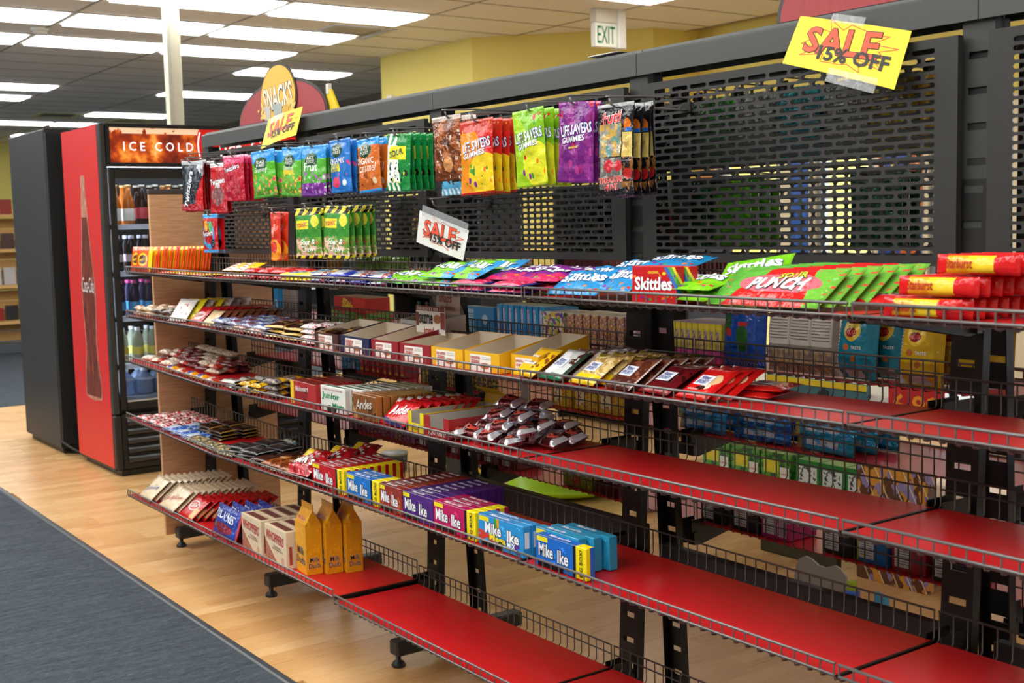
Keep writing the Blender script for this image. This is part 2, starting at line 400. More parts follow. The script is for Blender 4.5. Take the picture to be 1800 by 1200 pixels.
for j in range(-2, 6): y = colspan(j)[0]-.02; g.box(-18.98, y-.011, CZ-.003, 2, y+.011, CZ+.02)
for x in [-18.9+.6*i for i in range(35)]: g.box(x-.3-.0095, -1.6, CZ-.002, x-.3+.0095, 5.8, CZ+.02)
ob('grid_bar', g.mesh('ceiling_grid', flat('#8f8a84', .5)), ce)
em = NT('fluorescent_diffuser'); em.fin((1, 1, 1, 1), .5)
em.b.inputs['Emission Color'].default_value = (1, .985, .955, 1); em.b.inputs['Emission Strength'].default_value = LAMP
M_EM = em.m
l_fr = MB()
for q in ((-.29, 0, -.275, 1.21), (.275, 0, .29, 1.21), (-.275, 0, .275, .015), (-.275, 1.195, .275, 1.21)): l_fr.box(q[0], q[1], -.006, q[2], q[3], .018)
l_fr = l_fr.mesh('lamp_frame', M_WHITE); l_df = MB().box(-.258, .032, -.021, .258, 1.178, .01).mesh('diffuser', M_EM)
rows_ = sorted({a for a, b in lamps}, reverse=True); cols_ = sorted({b for a, b in lamps})
word = ['first', 'second', 'third', 'fourth', 'fifth', 'sixth', 'seventh', 'eighth', 'ninth', 'tenth', 'eleventh', 'twelfth', 'thirteenth', 'fourteenth', 'fifteenth', 'sixteenth']
for a, b in sorted(lamps):
    vis = a < -2
    e = empty('ceiling_light', (a, colspan(b)[0], CZ))
    if vis:
        rv = [r for r in rows_ if r < -2]
        tag(e, 'fluorescent ceiling light, %s row back, %s column from the left' % (word[rv.index(a)], word[b+5]), 'ceiling light', 'fluorescent panels in the tile ceiling')
    else: tag(e, 'fluorescent ceiling light above the aisle, %s row and %s column, out of view' % (word[rows_.index(a)], word[b+5]), 'ceiling light', 'fluorescent panels in the tile ceiling')
    ob('lamp_frame', l_fr, e); ob('diffuser', l_df, e)
# vents, smoke detector, wall sensor, exit sign, column
def vent(x, y, col, sl, lab):
    e = tag(empty('ceiling_vent', (x, y, CZ)), lab, 'vent')
    m = MB()
    for q in ((-.3, -.3, -.24, .3), (.24, -.3, .3, .3), (-.24, -.3, .24, -.24), (-.24, .24, .24, .3)): m.box(q[0], q[1], -.008, q[2], q[3], .015)
    ob('vent_frame', m.mesh('vent_frame', col), e)
    ob('vent_backing', MB().box(-.24, -.24, .008, .24, .24, .014).mesh('vent_backing', flat('#3b3a38', .8)), e)
    s_me = MB().prism([(-.012, .004), (.02, -.004), (.022, -.001), (-.01, .007)], 'y', -.24, .24).mesh('slat', sl)
    for k in range(9): ob('slat', s_me, e, (-.2+.05*k, 0, 0))
vent(-4.68, 3.16, flat('#c3cad6', .5), flat('#77736e', .5), 'white square ceiling vent with slats left of the yellow wall')
vent(-13.3, 3.05, flat('#c9c58e', .5), flat('#55544c', .5), 'yellowed square ceiling vent far back above the black cabinet')
vent(-13.9, 4.3, flat('#c9c58e', .5), flat('#b9b48a', .5), 'small yellowed ceiling vent far back beside the white column')
e = tag(empty('smoke_detector', (-5.69, .82, CZ)), 'round white smoke detector on the ceiling between light panels', 'smoke detector')
ob('base', MB().lathe([(.072, 0), (.072, -.018), (.066, -.022), (.0, -.022)], 20).mesh('base', M_WHITE, True), e)
ob('sensor_head', MB().lathe([(.058, -.022), (.052, -.042), (.03, -.052), (0, -.054)], 20).mesh('sensor_head', flat('#cfcdc6', .4), True), e)
e = tag(empty('wall_sensor', (-5.75, 4.17, 2.52)), 'small white alarm sensor box on the yellow wall', 'sensor')
ob('housing', MB().box(-.045, -.03, -.08, .045, .05, .08).mesh('housing', M_WHITE, bevel=.012), e); ob('lens', MB().box(-.028, -.033, -.02, .028, -.029, .04).mesh('lens', flat('#dcdad0', .2)), e)
e = tag(empty('exit_sign', (-2.77, 4.33, 2.70)), 'white hanging exit sign with green EXIT lettering', 'sign')
ob('sign_body', MB().box(-.03, -.02, 0, .03, .20, .19).mesh('sign_body', flat('#eef0e6', .4), bevel=.004), e)
ob('housing', MB().box(-.05, .20, -.01, .06, .28, .30).mesh('housing', M_WHITE, bevel=.006), e); ob('ceiling_mount', MB().box(-.04, -.02, .19, .04, .20, .298).mesh('ceiling_mount', flat('#d9d3c3', .5), bevel=.004), e)
ob('lettering', txt('EXIT', lambda u, v, l: (.031+l, -.02+u*.22, v*.19), .22, .19, .5, .5, .84, flat('#1f7a4d', .4), .005, hf=.72), e)
e = tag(empty('support_column', (-3.95, 1.28, 0)), 'thin cream square support column behind the drinks fridge', 'column')
ob('shaft', MB().box(-.05, -.05, 0, .05, .05, CZ).mesh('shaft', flat('#d8d6c0', .5), bevel=.006), e); ob('edge_trim', MB().box(.051, -.058, 0, .058, -.03, CZ).mesh('edge_trim', flat('#c3c4b4', .45)), e)

# ================================================================== SHELVING
KF = .046                                                # the posts lean out towards the foot
def slotted(h0, h1, w, t, pitch, off):
    """channel post with real slots, front face at y=0, flanges going back"""
    m = MB(); sw, sh = .019, .0065
    z = h0; k = 0; cut = []
    zc = off
    while zc < h1-.02: cut.append(zc); zc += pitch
    zz = h0
    for c in cut:
        m.box(-w/2, 0, zz, w/2, .0025, c-sh)
        m.box(-w/2, 0, c-sh, -sw, .0025, c+sh); m.box(sw, 0, c-sh, w/2, .0025, c+sh); zz = c+sh
    m.box(-w/2, 0, zz, w/2, .0025, h1)
    m.box(-w/2, .0025, h0, -w/2+.0025, t, h1); m.box(w/2-.0025, .0025, h0, w/2, t, h1)
    return m
p_me = slotted(.06, 1.66, .066, .022, .0625, .11).mesh('post', M_POST)
pu_me = slotted(0, .47, .064, .018, .0625, .03).mesh('upper_post', flat('#343635', .45, 0, .4))
f_me = MB().box(-.024, -.145, .036, .024, .02, .082).mesh('foot', flat('#242424', .5), bevel=.005)
pad_me = MB().lathe([(.02, 0), (.022, .006), (.015, .016), (.008, .02), (.008, .038)], 14).mesh('levelling_pad', flat('#101010', .5), True)
prof = [(-.1, 1.655), (-.1, 1.703), (-.0965, 1.7075), (-.082, 1.709), (-.08, 1.7165), (-.03, 1.721), (-.026, 1.709), (-.02, 1.7075), (-.0165, 1.703), (-.0165, 1.655), (-.021, 1.655), (-.021, 1.69), (-.096, 1.69), (-.096, 1.655)]
bar_me = MB().box(.03, -.014, .45, .87, .014, .547).mesh('cross_beam', flat('#1d1b1a', .45), bevel=.003)
up = ['far end', 'second', 'third', 'fourth', 'fifth', 'nearest']
for n in range(6):
    px = n*BAY-.01+(.014 if n == 0 else 0)
    fr = tag(empty('shelf_upright', (px, -.06, 0)), 'black slotted steel shelf upright with splayed posts and feet, %s%s' % (up[n], '' if n in (0, 5) else ' from the far end'), 'shelf upright', 'shelf uprights')
    ob('post', p_me, fr, (0, -.081-KF*1.6+.06, 0), (-math.atan(KF), 0, 0))
    ob('post', p_me, fr, (0, -.012+.044*.64+.06+.022, 0), (-math.atan(KF), 0, math.pi))
    ob('upper_post', pu_me, fr, (.004, -.0335, 1.19), (-.012, 0, 0))
    for sgn in (-1, 1):
        yy = -.085 if sgn < 0 else .09
        ft = ob('foot', f_me, fr, (0, yy, 0), (0, 0, 0 if sgn < 0 else math.pi))
        ob('levelling_pad', pad_me, ft, (0, -.128, 0))
    ob('base_block', MB().box(-.03, -.08, .03, .03, .09, .075).mesh('base_block', M_BK, bevel=.003), fr)
    if n < 5:
        tag(ob('top_rail', MB().prism(prof, 'x', n*BAY+.001, (n+1)*BAY-.001).mesh('top_rail', M_GR)), 'grey steel top rail over the %s bay from the far end' % ['first', 'second', 'third', 'fourth', 'fifth'][n], 'rail', 'grey top rails')
        if n >= 2: tag(ob('cross_beam', bar_me, None, (n*BAY, -.06, .02 if n == 2 else -.014)), 'low black cross beam between the posts, %s bay from the far end' % ['first', 'second', 'third', 'fourth', 'fifth'][n], 'beam', 'low cross beams')
# perforated panels with real slots
def perforated():
    m = MB(); Wd, Hh, T = .84, .41, .0012; nx, nz = 13, 25; px, pz = .058, .0152; x0 = (Wd-nx*px)/2; z0 = .016; sl, sr = .0505, .0047
    def hole(cx, cz, L, xa, xb):
        za, zb = cz-pz/2, cz+pz/2; r = sr; h = L/2-r
        ring = [(cx-h-r, cz), (cx-h-r*.7, cz-r*.7), (cx-h, cz-r), (cx+h, cz-r), (cx+h+r*.7, cz-r*.7), (cx+h+r, cz), (cx+h+r*.7, cz+r*.7), (cx+h, cz+r), (cx-h, cz+r), (cx-h-r*.7, cz+r*.7)]
        out = [(xa, cz), (xa, za), (xa+.01, za), (xb-.01, za), (xb, za), (xb, cz), (xb, zb), (xb-.01, zb), (xa+.01, zb), (xa, zb)]
        b = len(m.v); n = len(ring)
        for y in (0, T):
            m.v.extend((x, y, z) for x, z in ring); m.v.extend((x, y, z) for x, z in out)
        for i in range(n):
            j = (i+1) % n
            m.f.append((b+i, b+j, b+n+j, b+n+i)); m.f.append((b+2*n+i, b+3*n+i, b+3*n+j, b+2*n+j)); m.f.append((b+i, b+2*n+i, b+2*n+j, b+j))
    for k in range(nz):
        cz = z0+pz*(k+.5)
        if k % 2 == 0:
            for i in range(nx): hole(x0+px*(i+.5), cz, sl, x0+px*i, x0+px*(i+1))
        else:
            hole(x0+px*.25, cz, sl*.44, x0, x0+px*.5)
            for i in range(nx-1): hole(x0+px*(i+1), cz, sl, x0+px*(i+.5), x0+px*(i+1.5))
            hole(x0+px*(nx-.25), cz, sl*.44, x0+px*(nx-.5), x0+px*nx)
    zt = z0+pz*nz
    m.box(0, 0, 0, x0, T, Hh); m.box(Wd-x0, 0, 0, Wd, T, Hh); m.box(x0, 0, 0, Wd-x0, T, z0); m.box(x0, 0, zt, Wd-x0, T, Hh)
    m.box(0, T, 0, T, .016, Hh); m.box(Wd-T, T, 0, Wd, .016, Hh); m.box(T, T, 0, Wd-T, .016, T); m.box(T, T, Hh-T, Wd-T, .016, Hh)
    return m.mesh('perforated_panel', M_PAN, fix=False)
pp = perforated()
hook_me = MB().box(-.012, .004, 0, .012, .03, .03).mesh('panel_hook', M_BK, bevel=.002)
bayw = ['first', 'second', 'third', 'fourth', 'fifth']
for n in range(5):
    for side in (0, 1):
        loc = (n*BAY+.03, -.1135, 1.221) if side == 0 else ((n+1)*BAY-.03, -.004, 1.221)
        o = ob('perforated_panel', pp, None, loc, (0, 0, side*math.pi))
        tag(o, ('dark grey perforated steel panel, %s bay from the far end' if side == 0 else 'rear perforated steel panel behind the %s bay from far end') % bayw[n], 'panel', 'perforated back panels')
        for xx in (.04, .8):
            ob('hanging_lug', hook_me, o, (xx, .0, .37))
# wire shelves with red liners
M_RED = NT('red_liner'); o_ = M_RED.coord('Object'); s_ = M_RED.noise(M_RED.mapping(o_, (3, 40, 1)), 4, 3)
M_RED = M_RED.fin(M_RED.mix(M_RED.math('MULTIPLY', s_, .18), C('#c0171c'), C('#9c0e14')), M_RED.math('ADD', M_RED.math('MULTIPLY', s_, .22), .26), 0, .5)
M_LE = flat('#c9262a', .4)
def shelf_meshes(depth, back, hb=.055, nw=31, mid=True):
    L = BAY-.008; r = .0019
    f = MB(); f.tube([(0, 0, LIP), (L, 0, LIP)], .0029, 6); f.tube([(0, 0, .0008), (L, 0, .0008)], .0027, 6); f.tube([(0, .012, -.006), (L, .012, -.006)], .0022, 5)
    b = MB(); b.tube([(0, depth, hb), (L, depth, hb)], .0022, 6); 
    if mid: b.tube([(0, depth, hb*.6), (L, depth, hb*.6)], .0018, 5)
    for i in range(nw+1):
        x = .0015+(L-.003)*i/nw
        f.tube([(x, 0, LIP), (x, -.0005, .001), (x, .002, -.007), (x, .012, -.0095), (x, .03, -.005)], r, 4, False)
        b.tube([(x, depth, hb), (x, depth, .004), (x, depth-.008, -.004), (x, depth-.03, -.005)], r, 4, False)
    fm = f.mesh('front_lip', M_WIREF, True, fix=False); bm_ = b.mesh('back_lip', M_WIRE, True, fix=False)
    l = MB().box(.003, .004, -.0022, L-.003, depth-.006, 0); lm = l.mesh('liner', M_RED)
    u = MB()
    for yy in (.08, .16, .23): u.tube([(0, yy, -.0045), (L, yy, -.0045)], .002, 5)
    for i in range(1, nw, 3): x = .0015+(L-.003)*i/nw; u.tube([(x, .03, -.0055), (x, depth-.03, -.0055)], r, 4)
    um = u.mesh('under_wires', M_WIRE, True, fix=False)
    h0 = back
    br = MB().prism([(depth+h0-.004, .012), (depth+h0-.004, -.05), (depth+h0-.03, -.055), (.10, -.022), (.02, -.014), (.02, -.006), (depth-.01, -.006), (depth-.01, .012)], 'x', -.0015, .0015)
    br.box(-.01, depth+h0-.02, -.05, .01, depth+h0-.004, -.02); bk = br.mesh('bracket', M_BK)
    dv = MB().box(-.0045, .006, -.004, .0015, depth-.006, .0002).mesh('divider', M_BK)
    return fm, bm_, lm, um, bk, dv
lev = ['top', 'second', 'third', 'fourth', 'bottom']
for i in range(5):
    dep = -YF[i]-.2; pb = .2-(.081+KF*(1.6-ZT[i][2]))-.008
    ms = shelf_meshes(dep, pb, mid=(i != 3))
    for n in range(5):
        z0, z1 = ZT[i][n]-LIP, ZT[i][n+1]-LIP
        e = empty('wire_shelf', (n*BAY+.004, YF[i], z0), (0, -math.atan((z1-z0)/BAY), 0))
        if i == 4 and n >= 2: e.location.z -= .012
        tag(e, 'wire shelf with red liner, %s level, %s bay from the far end' % (lev[i], bayw[n]), 'shelf', 'front wire shelves with red liners')
        for nm, me in zip(('front_lip', 'back_lip', 'liner', 'under_wires'), ms): ob(nm, me, e)
        ob('bracket', ms[4], e, (.012, 0, 0)); ob('bracket', ms[4], e, (BAY-.02, 0, 0)); ob('divider', ms[5], e, (BAY-.006, 0, 0))
ZR = [1.154, .957, .782, .556]
for i in range(4):
    ms = shelf_meshes(.27, .035, .062)
    for n in range(5):
        e = empty('wire_shelf', ((n+1)*BAY-.004, .35, ZR[i]), (0, 0, math.pi))
        tag(e, 'rear side wire shelf, %s level, behind %s bay from the far end' % (lev[i], bayw[n]), 'shelf', 'rear wire shelves with red liners')
        for nm, me in zip(('front_lip', 'back_lip', 'liner', 'under_wires'), ms): ob(nm, me, e)
        ob('bracket', ms[4], e, (.012, 0, 0)); ob('bracket', ms[4], e, (BAY-.02, 0, 0))
def m_wood():
    n = NT('end_panel_wood'); o = n.coord('Object'); g = n.noise(n.mapping(o, (4, 5, 70)), 2.2, 4)
    return n.fin(n.ramp(g, [(.3, '#b98d62'), (.6, '#cfa277'), (.8, '#d8ae84')]), .45)
M_WD = m_wood()
e = tag(empty('end_panel', (-.044, -.06, 0)), 'beech veneer end panel with dark top cap at far shelf end', 'panel')
ob('board', MB().box(-.009, -.262, .048, .009, .262, 1.466).mesh('board', M_WD, bevel=.0015), e)
ob('top_cap', MB().box(-.011, -.264, 1.4665, .011, .264, 1.487).mesh('top_cap', flat('#4b4643', .4), bevel=.002), e)

# ------------------------------------------------------------------ drinks fridge and black cabinet
FX0, FX1, FY0, FY1, FZT = -2.2946, -1.603, -.0173, 1.125, 1.886
f = tag(empty('drinks_fridge', (FX1, FY0, 0)), 'tall red and black drinks fridge with ICE COLD header', 'fridge')
fw_, fd = FY1-FY0, FX1-FX0
M_FB = flat('#141414', .35); M_COKE = flat('#cf1f1c', .4)
b = MB(); b.box(-fd, 0, .03, -.045, .02, FZT); b.box(-fd, fw_-.02, .03, -.045, fw_, FZT); b.box(-fd, .02, .03, -fd+.03, fw_-.02, FZT); b.box(-fd+.03, .02, 1.66, -.045, fw_-.02, FZT); b.box(-fd+.03, .02, .03, -.045, fw_-.02, .40)
ob('cabinet_body', b.mesh('cabinet_body', M_FB), f)
ob('side_panel', MB().box(-fd+.004, -.003, .045, -.052, 0, FZT-.004).mesh('side_panel', M_COKE), f)['label'] = 'red side panel printed with a cola bottle'
ob('corner_trim', MB().box(-.05, -.004, .34, .0, .03, FZT).mesh('corner_trim', flat('#2a2a28', .4), bevel=.006), f)
ob('corner_trim', MB().box(-.05, -.004, .04, .004, .035, .335).mesh('corner_trim', flat('#181816', .45), bevel=.008), f)
hd = MB()
for q in ((.03, 1.66, fw_, 1.682), (.03, 1.866, fw_, FZT), (.03, 1.682, .05, 1.866), (fw_-.02, 1.682, fw_, 1.866)): hd.box(-.05, q[0], q[1], .004, q[2], q[3])
ob('header_frame', hd.mesh('header_frame', M_FB), f)
hm = NT('header_print'); o_ = hm.coord('Object'); a_ = hm.noise(o_, 9, 4, .6); sx = hm.n('ShaderNodeSeparateXYZ'); hm.l(o_, sx.inputs[0])
cl = hm.ramp(a_, [(.3, '#4a0f06'), (.45, '#8e2a08'), (.55, '#c9560f'), (.66, '#f0a040'), (.75, '#f7d6a4')])
top_ = hm.math('MULTIPLY', hm.math('GREATER_THAN', sx.outputs[2], 1.835), hm.math('GREATER_THAN', hm.noise(o_, 22, 3), .42))
cl = hm.mix(top_, cl, C('#eec9a6'))
dy_ = hm.math('SUBTRACT', sx.outputs[1], .75); dz_ = hm.math('SUBTRACT', sx.outputs[2], 1.775)
rd = hm.math('LESS_THAN', hm.math('ADD', hm.math('MULTIPLY', dy_, dy_), hm.math('MULTIPLY', dz_, dz_)), .051)
cl = hm.mix(hm.math('MAXIMUM', rd, hm.math('GREATER_THAN', sx.outputs[1], .75)), cl, C('#c9160f'))
hm.fin(cl, .3); hm.l(cl, hm.b.inputs['Emission Color']); hm.b.inputs['Emission Strength'].default_value = .45
hp = ob('header_panel', MB().box(-.02, .05, 1.682, -.002, fw_-.02, 1.866).mesh('header_panel', hm.m), f)
Sx = lambda u, v, l: (-.002+l, u, v)
lt = NT('lit_letters'); lt.fin(C('#f4e9f0'), .4); lt.b.inputs['Emission Color'].default_value = (1, .93, .96, 1); lt.b.inputs['Emission Strength'].default_value = .7
ob('lettering', txt('I C E   C O L D', Sx, 1, 1, .315, 1.768, .385, lt.m, .006, hf=.047), hp)
ob('lettering', txt('Coca-Cola', Sx, 1, 1, .80, 1.768, .44, lt.m, .0, shear=.35, hf=.1), hp)
rg = MB()   # white ring arc at the roundel
rg.tube([(0.0, .75+.215*math.cos(t), 1.775+.215*math.sin(t)) for t in [R(160+3.5*k) for k in range(12)]], .004, 5); ob('roundel_ring', rg.mesh('roundel_ring', lt.m), hp)
M_FG = thin_glass('fridge_glass', (.93, .96, 1, 1), 1.3)
for k in range(2):
    y0, y1 = .035+k*(fw_-.035)/2, .035+(k+1)*(fw_-.035)/2-.004
    dm = MB()
    for q in ((y0, .36, y0+.035, 1.655), (y1-.035, .36, y1, 1.655), (y0+.035, .36, y1-.035, .41), (y0+.035, 1.60, y1-.035, 1.655)): dm.box(-.04, q[0], q[1], .002, q[2], q[3])
    dr = ob('door', dm.mesh('door', M_FB, bevel=.004), f)
    ob('pane', MB().box(-.018, y0+.035, .41, -.014, y1-.035, 1.60).mesh('pane', M_FG), dr)
    ob('door_sill', MB().box(.0025, y0+.036, .405, .005, y1-.036, .414).mesh('door_sill', flat('#c9ccd2', .3, .6)), dr)
led = NT('fridge_led'); led.fin((1, 1, 1, 1), .5); led.b.inputs['Emission Color'].default_value = (.72, .82, 1, 1); led.b.inputs['Emission Strength'].default_value = 18
for yy in (.024,): ob('led_strip', MB().box(-.20, yy-.003, .44, -.12, yy, 1.64).mesh('led_strip', led.m), f)
ob('led_strip', MB().box(-.09, .04, 1.640, -.06, fw_-.04, 1.655).mesh('led_strip', led.m), f)
FSH = [1.350, 1.098, .855, .597, .425]
for z in FSH[:4]:
    m = MB(); m.box(-.10, .025, z-.022, -.06, fw_-.025, z+.006)
    for k in range(12): m.box(-.62+.045*k, .025, z-.006, -.615+.045*k, fw_-.025, z)
    ob('fridge_shelf', m.mesh('fridge_shelf', flat('#c9d2de', .35)), f)
ob('fridge_shelf', MB().box(-.62, .025, .405, -.06, fw_-.025, .425).mesh('fridge_shelf', flat('#8f97a3', .4)), f)
gr = MB().box(-.02, .035, .045, .0, fw_, .34)
go = ob('grille', gr.mesh('grille', M_FB), f)
s_me = MB().prism([(.0, .0), (.014, .008), (.02, .024), (.014, .04), (.0, .044)], 'y', .06, fw_-.02).mesh('louvre', flat('#1f1f1f', .3), True)
for k in range(5): ob('louvre', s_me, go, (0, 0, .07+.05*k))
ob('base_plinth', MB().box(-fd+.03, .03, 0, -.03, fw_-.03, .03).mesh('base_plinth', M_FB), f)
# printed cola bottle on the red side
prf = [(1.630, .0), (1.628, .03), (1.60, .040), (1.565, .042), (1.55, .036), (1.5, .05), (1.40, .058), (1.3, .07), (1.2, .09), (1.12, .11), (1.03, .122), (.93, .122), (.83, .112), (.74, .100), (.66, .102), (.58, .122), (.5, .140), (.43, .145), (.40, .135), (.385, .0)]
def bot(name, z0, z1, grow, mat, y):
    m = MB(); seq = [(max(min(z, z1), z0), w) for z, w in prf if z0-.04 <= z <= z1+.04]
    L = [(-.335-(w+grow if w > 0 else w), z) for z, w in seq]; Rr = [(-.335+(w+grow if w > 0 else w), z) for z, w in seq]
    b0 = len(m.v); m.v += [(x, y, z) for x, z in L]+[(x, y, z) for x, z in Rr]; q = len(L)
    for k in range(q-1): m.f.append((b0+k, b0+k+1, b0+q+k+1, b0+q+k))
    return ob(name, m.mesh(name, mat), f)
bn = NT('cola_print'); o_ = bn.coord('Object'); q_ = bn.noise(bn.mapping(o_, (26, 1, 3)), 2, 4, .65)
M_COLA = bn.fin(bn.ramp(q_, [(.3, '#2a0b06'), (.5, '#5c1a0b'), (.62, '#9a3f14'), (.75, '#d98a3a')]), .4)
bn = NT('bottle_glass_print'); o_ = bn.coord('Object'); q_ = bn.noise(bn.mapping(o_, (40, 1, 12)), 2, 4, .65)
M_BG = bn.fin(bn.ramp(q_, [(.3, '#8a3322'), (.5, '#b5715c'), (.62, '#c9b3a0'), (.8, '#e8e2d8')]), .4)
bot('bottle_print', .385, 1.63, .0, M_BG, -.0036); bot('cola_print', .41, 1.40, -.012, M_COLA, -.0041)
ob('lettering', txt('Coca-Cola', lambda u, v, l: (-.335+u, -.0046-l, v), 1, 1, 0, 1.03, .205, flat('#e9e6e2', .4), .0, shear=.35, hf=.085), f)
ob('power_cord', MB().tube([(-fd-.02, .3, .03), (-fd-.1, .1, .012), (-fd-.2, -.03, .02), (-fd-.19, -.05, .09), (-fd-.1, -.02, .06), (-fd+.05, .02, .03)], .008, 6).mesh('power_cord', M_BK, True), f)
e = tag(empty('black_cabinet', (-2.93, .3, 0)), 'tall plain black cabinet left of the red fridge', 'cabinet')
ob('cabinet_body', MB().box(-.40, -.355, .035, .40, .5, 1.925).mesh('cabinet_body', flat('#232424', .5), bevel=.006), e)
ob('front_frame', MB().box(.401, -.35, .06, .425, .5, 1.90).mesh('front_frame', flat('#0d0d0d', .5), bevel=.003), e)
ob('plinth', MB().box(-.36, -.33, 0, .38, .47, .035).mesh('plinth', M_BK), e); ob('catch', MB().box(-.412, -.35, .40, -.4, -.33, .43).mesh('catch', flat('#55524c', .4)), e)
o = tag(ob('blue_carton', MB().box(-2.35, .12, 1.888, -2.05, .95, 1.925).mesh('blue_carton', flat('#2f74b8', .5), bevel=.003)), 'flat blue carton lying on top of the drinks fridge', 'box')
# ================================================================== HANGING BAGS
def m_film(name, h='#cfd3d6', a=.35):
    n = NT('clear_film_'+name); n.bump(n.noise(n.coord('Object'), 60, 3), .9, .003)
    n.b.inputs['Alpha'].default_value = a; return n.fin(C(h), .12, 0, .8)
CLEAR = m_film('clear')
hk = {}
def hook(x, z, y0, tip, label):
    """double wire peg hook: lower arm carries the bags, upper wire the price tag"""
    L = y0-tip
    if round(L, 3) not in hk:
        m = MB(); m.tube([(0, 0, 0), (0, -L*.2, .001), (0, -L*.92, 0), (0, -L*.98, .006), (0, -L, .018)], .0026, 6)
        u = MB(); u.tube([(0, .0, .026), (0, -L*.6, .026), (0, -L*.96, .022), (0, -L*1.04, .021)], .002, 6)
        p = MB().box(-.014, -.005, -.006, .014, 0, .018); p.tube([(-.01, .004, .0), (-.01, -.005, .014)], .003, 5); p.tube([(.01, .004, .0), (.01, -.005, .014)], .003, 5)
        hk[round(L, 3)] = (m.mesh('arm', M_WIREF, True), u.mesh('tag_wire', M_WIREF, True), p.mesh('mount_plate', M_BK, bevel=.0015))
    a, u, p = hk[round(L, 3)]
    e = tag(empty('peg_hook', (x, y0, z)), label, 'hook', 'steel peg hooks on the perforated panels')
    ob('mount_plate', p, e); ob('arm', a, e); ob('tag_wire', u, e)
    return e
PY = -.1145
BF = '#2c8fd8'
def bag(name, w, h, t, mat, **k):
    k.setdefault('sx', .02); k.setdefault('sz', .07); k.setdefault('nz', .0042)
    b = pillow('candy_bag', w, h, t*.62, mat, **k); return b
HB = {}
def film_top(k, w, h, f=.14):
    """clear header film on top of a bag"""
    m = MB().box(-w*.5, -.0012, h*(1-f), w*.5, .0012, h*1.0).mesh('clear_header', CLEAR); k.part('clear_header', m, 'clear film header'); return k
# 1 black and white liquorice bag
k = bag('a', .150, .185, .018, pm('twist_black', '#15181c', [('l', .5, .75, 1.02, '#c9cdd2'), ('n', 5, .55, (0, .5, 1, 1), '#4a5560'), ('l', 1.0, -.62, .55, '#c61f26'), ('r', 0, 0, 1, .14, '#b01c22'), ('r', 0, .93, 1, 1, '#aeb4b8')], .2, .004), seed=1)
k.t('Twizzlers', .36, .44, .95, '#f4f4f4', .02, 74, out='#1d3c86'); HB['tb'] = film_top(k, .15, .185, .07)
k = bag('a2', .150, .185, .018, pm('twist_dark', '#7d1016', [('s', (1, .06), 9, .4, (0, .12, 1, .92), '#2c0f0e'), ('r', 0, .93, 1, 1, '#aeb4b8')], .18, .004), seed=2); HB['tb2'] = k
k = bag('b', .135, .18, .016, pm('twist_red', '#b5161d', [('e', .5, .36, .36, .2, '#7c4a48'), ('r', 0, .92, 1, 1, '#c5c9cc'), ('n', 6, .62, (0, .1, 1, .5), '#d4353c')], .2, .003), seed=3)
k.t('Twizzlers', .5, .64, .86, '#f2f2f4', .015, 4, out='#5b0c12'); k.t('bites', .55, .56, .35, '#f2f2f4', .01); HB['tr'] = k
k = bag('c', .135, .158, .02, pm('twist_pink', '#b81732', [('l', 0, 1, .82, '#d0386a'), ('s', (1, .1), 7, .35, (.1, .15, .9, .55), '#8e0d22'), ('r', 0, .95, 1, 1, '#d98ea8')], .16, .005), seed=4, nz=.0045)
k.t('Twizzlers', .45, .72, .7, '#eef0f4', .012, 10, out='#3a4a8a'); HB['tp'] = k
def bfor(nm, mid, low, accents, word, seed, yellow=None):
    ls = [('l', 0, 1, .74, BF), ('r', 0, 0, 1, .26, low), ('n', 7, .57, (0, .06, 1, .5), accents[0]), ('n', 9, .62, (0, .02, 1, .42), accents[1]), ('e', .45, .72, .27, .14, '#1d4a30')]
    if yellow: ls.append(('r', .12, .45, .72, .54, yellow))
    k = bag(nm, .128, .155, .024, pm(nm, mid, ls, .16, .004), seed=seed, nz=.0045)
    k.t('BLACK\nFOREST', .45, .72, .36, '#e8efe2', .01); k.t(word, .45, .58, .55, '#dfeadd', .008); return k
HB['g1'] = bfor('bf_green', '#55b02f', '#4b9a2c', ('#e0a54c', '#d8487a'), 'Gummy', 5)
HB['g2'] = bfor('bf_bears', '#5bb135', '#4f9f30', ('#e7b03a', '#d14a30'), 'Gummies', 6, '#e6d232')
HB['g3'] = bfor('bf_purple', '#4fa535', '#6b2b8c', ('#b25fc0', '#c9d8c0'), 'Fruit', 7)
k = bag('ob', .130, .157, .022, pm('org_blue', '#1f6fc2', [('e', .42, .79, .27, .13, '#24472f'), ('r', .04, .40, .52, .55, '#e7dc33'), ('n', 5, .6, (.45, .2, 1, .6), '#c7417f'), ('e', .3, .2, .2, .1, '#e0486a'), ('e', .72, .18, .08, .06, '#e8efe6')], .2, .003), seed=8)
k.t('BLACK\nFOREST', .42, .79, .34, '#eef2e6', .008); k.t('ORGANIC', .4, .6, .8, '#f4f6f8', .012); k.t('CANDY\nDROPS', .28, .47, .38, '#1b5c9c', .012); HB['ob'] = k
k = bag('oc', .135, .152, .024, pm('org_caramel', '#c9661f', [('l', 0, 1, .86, '#2c8fd8'), ('r', 0, 0, 1, .05, '#2c8fd8'), ('e', .42, .77, .28, .13, '#24472f'), ('n', 5, .58, (.05, .1, .7, .36), '#8c3b12'), ('e', .8, .2, .08, .06, '#e8d9b0')], .2, .003), seed=9)
k.t('BLACK\nFOREST', .42, .77, .34, '#eef2e6', .008); k.t('ORGANIC', .42, .58, .8, '#f6ecda', .012); k.t('caramel', .5, .46, .8, '#fbeeda', .0, shear=.3); HB['oc'] = k
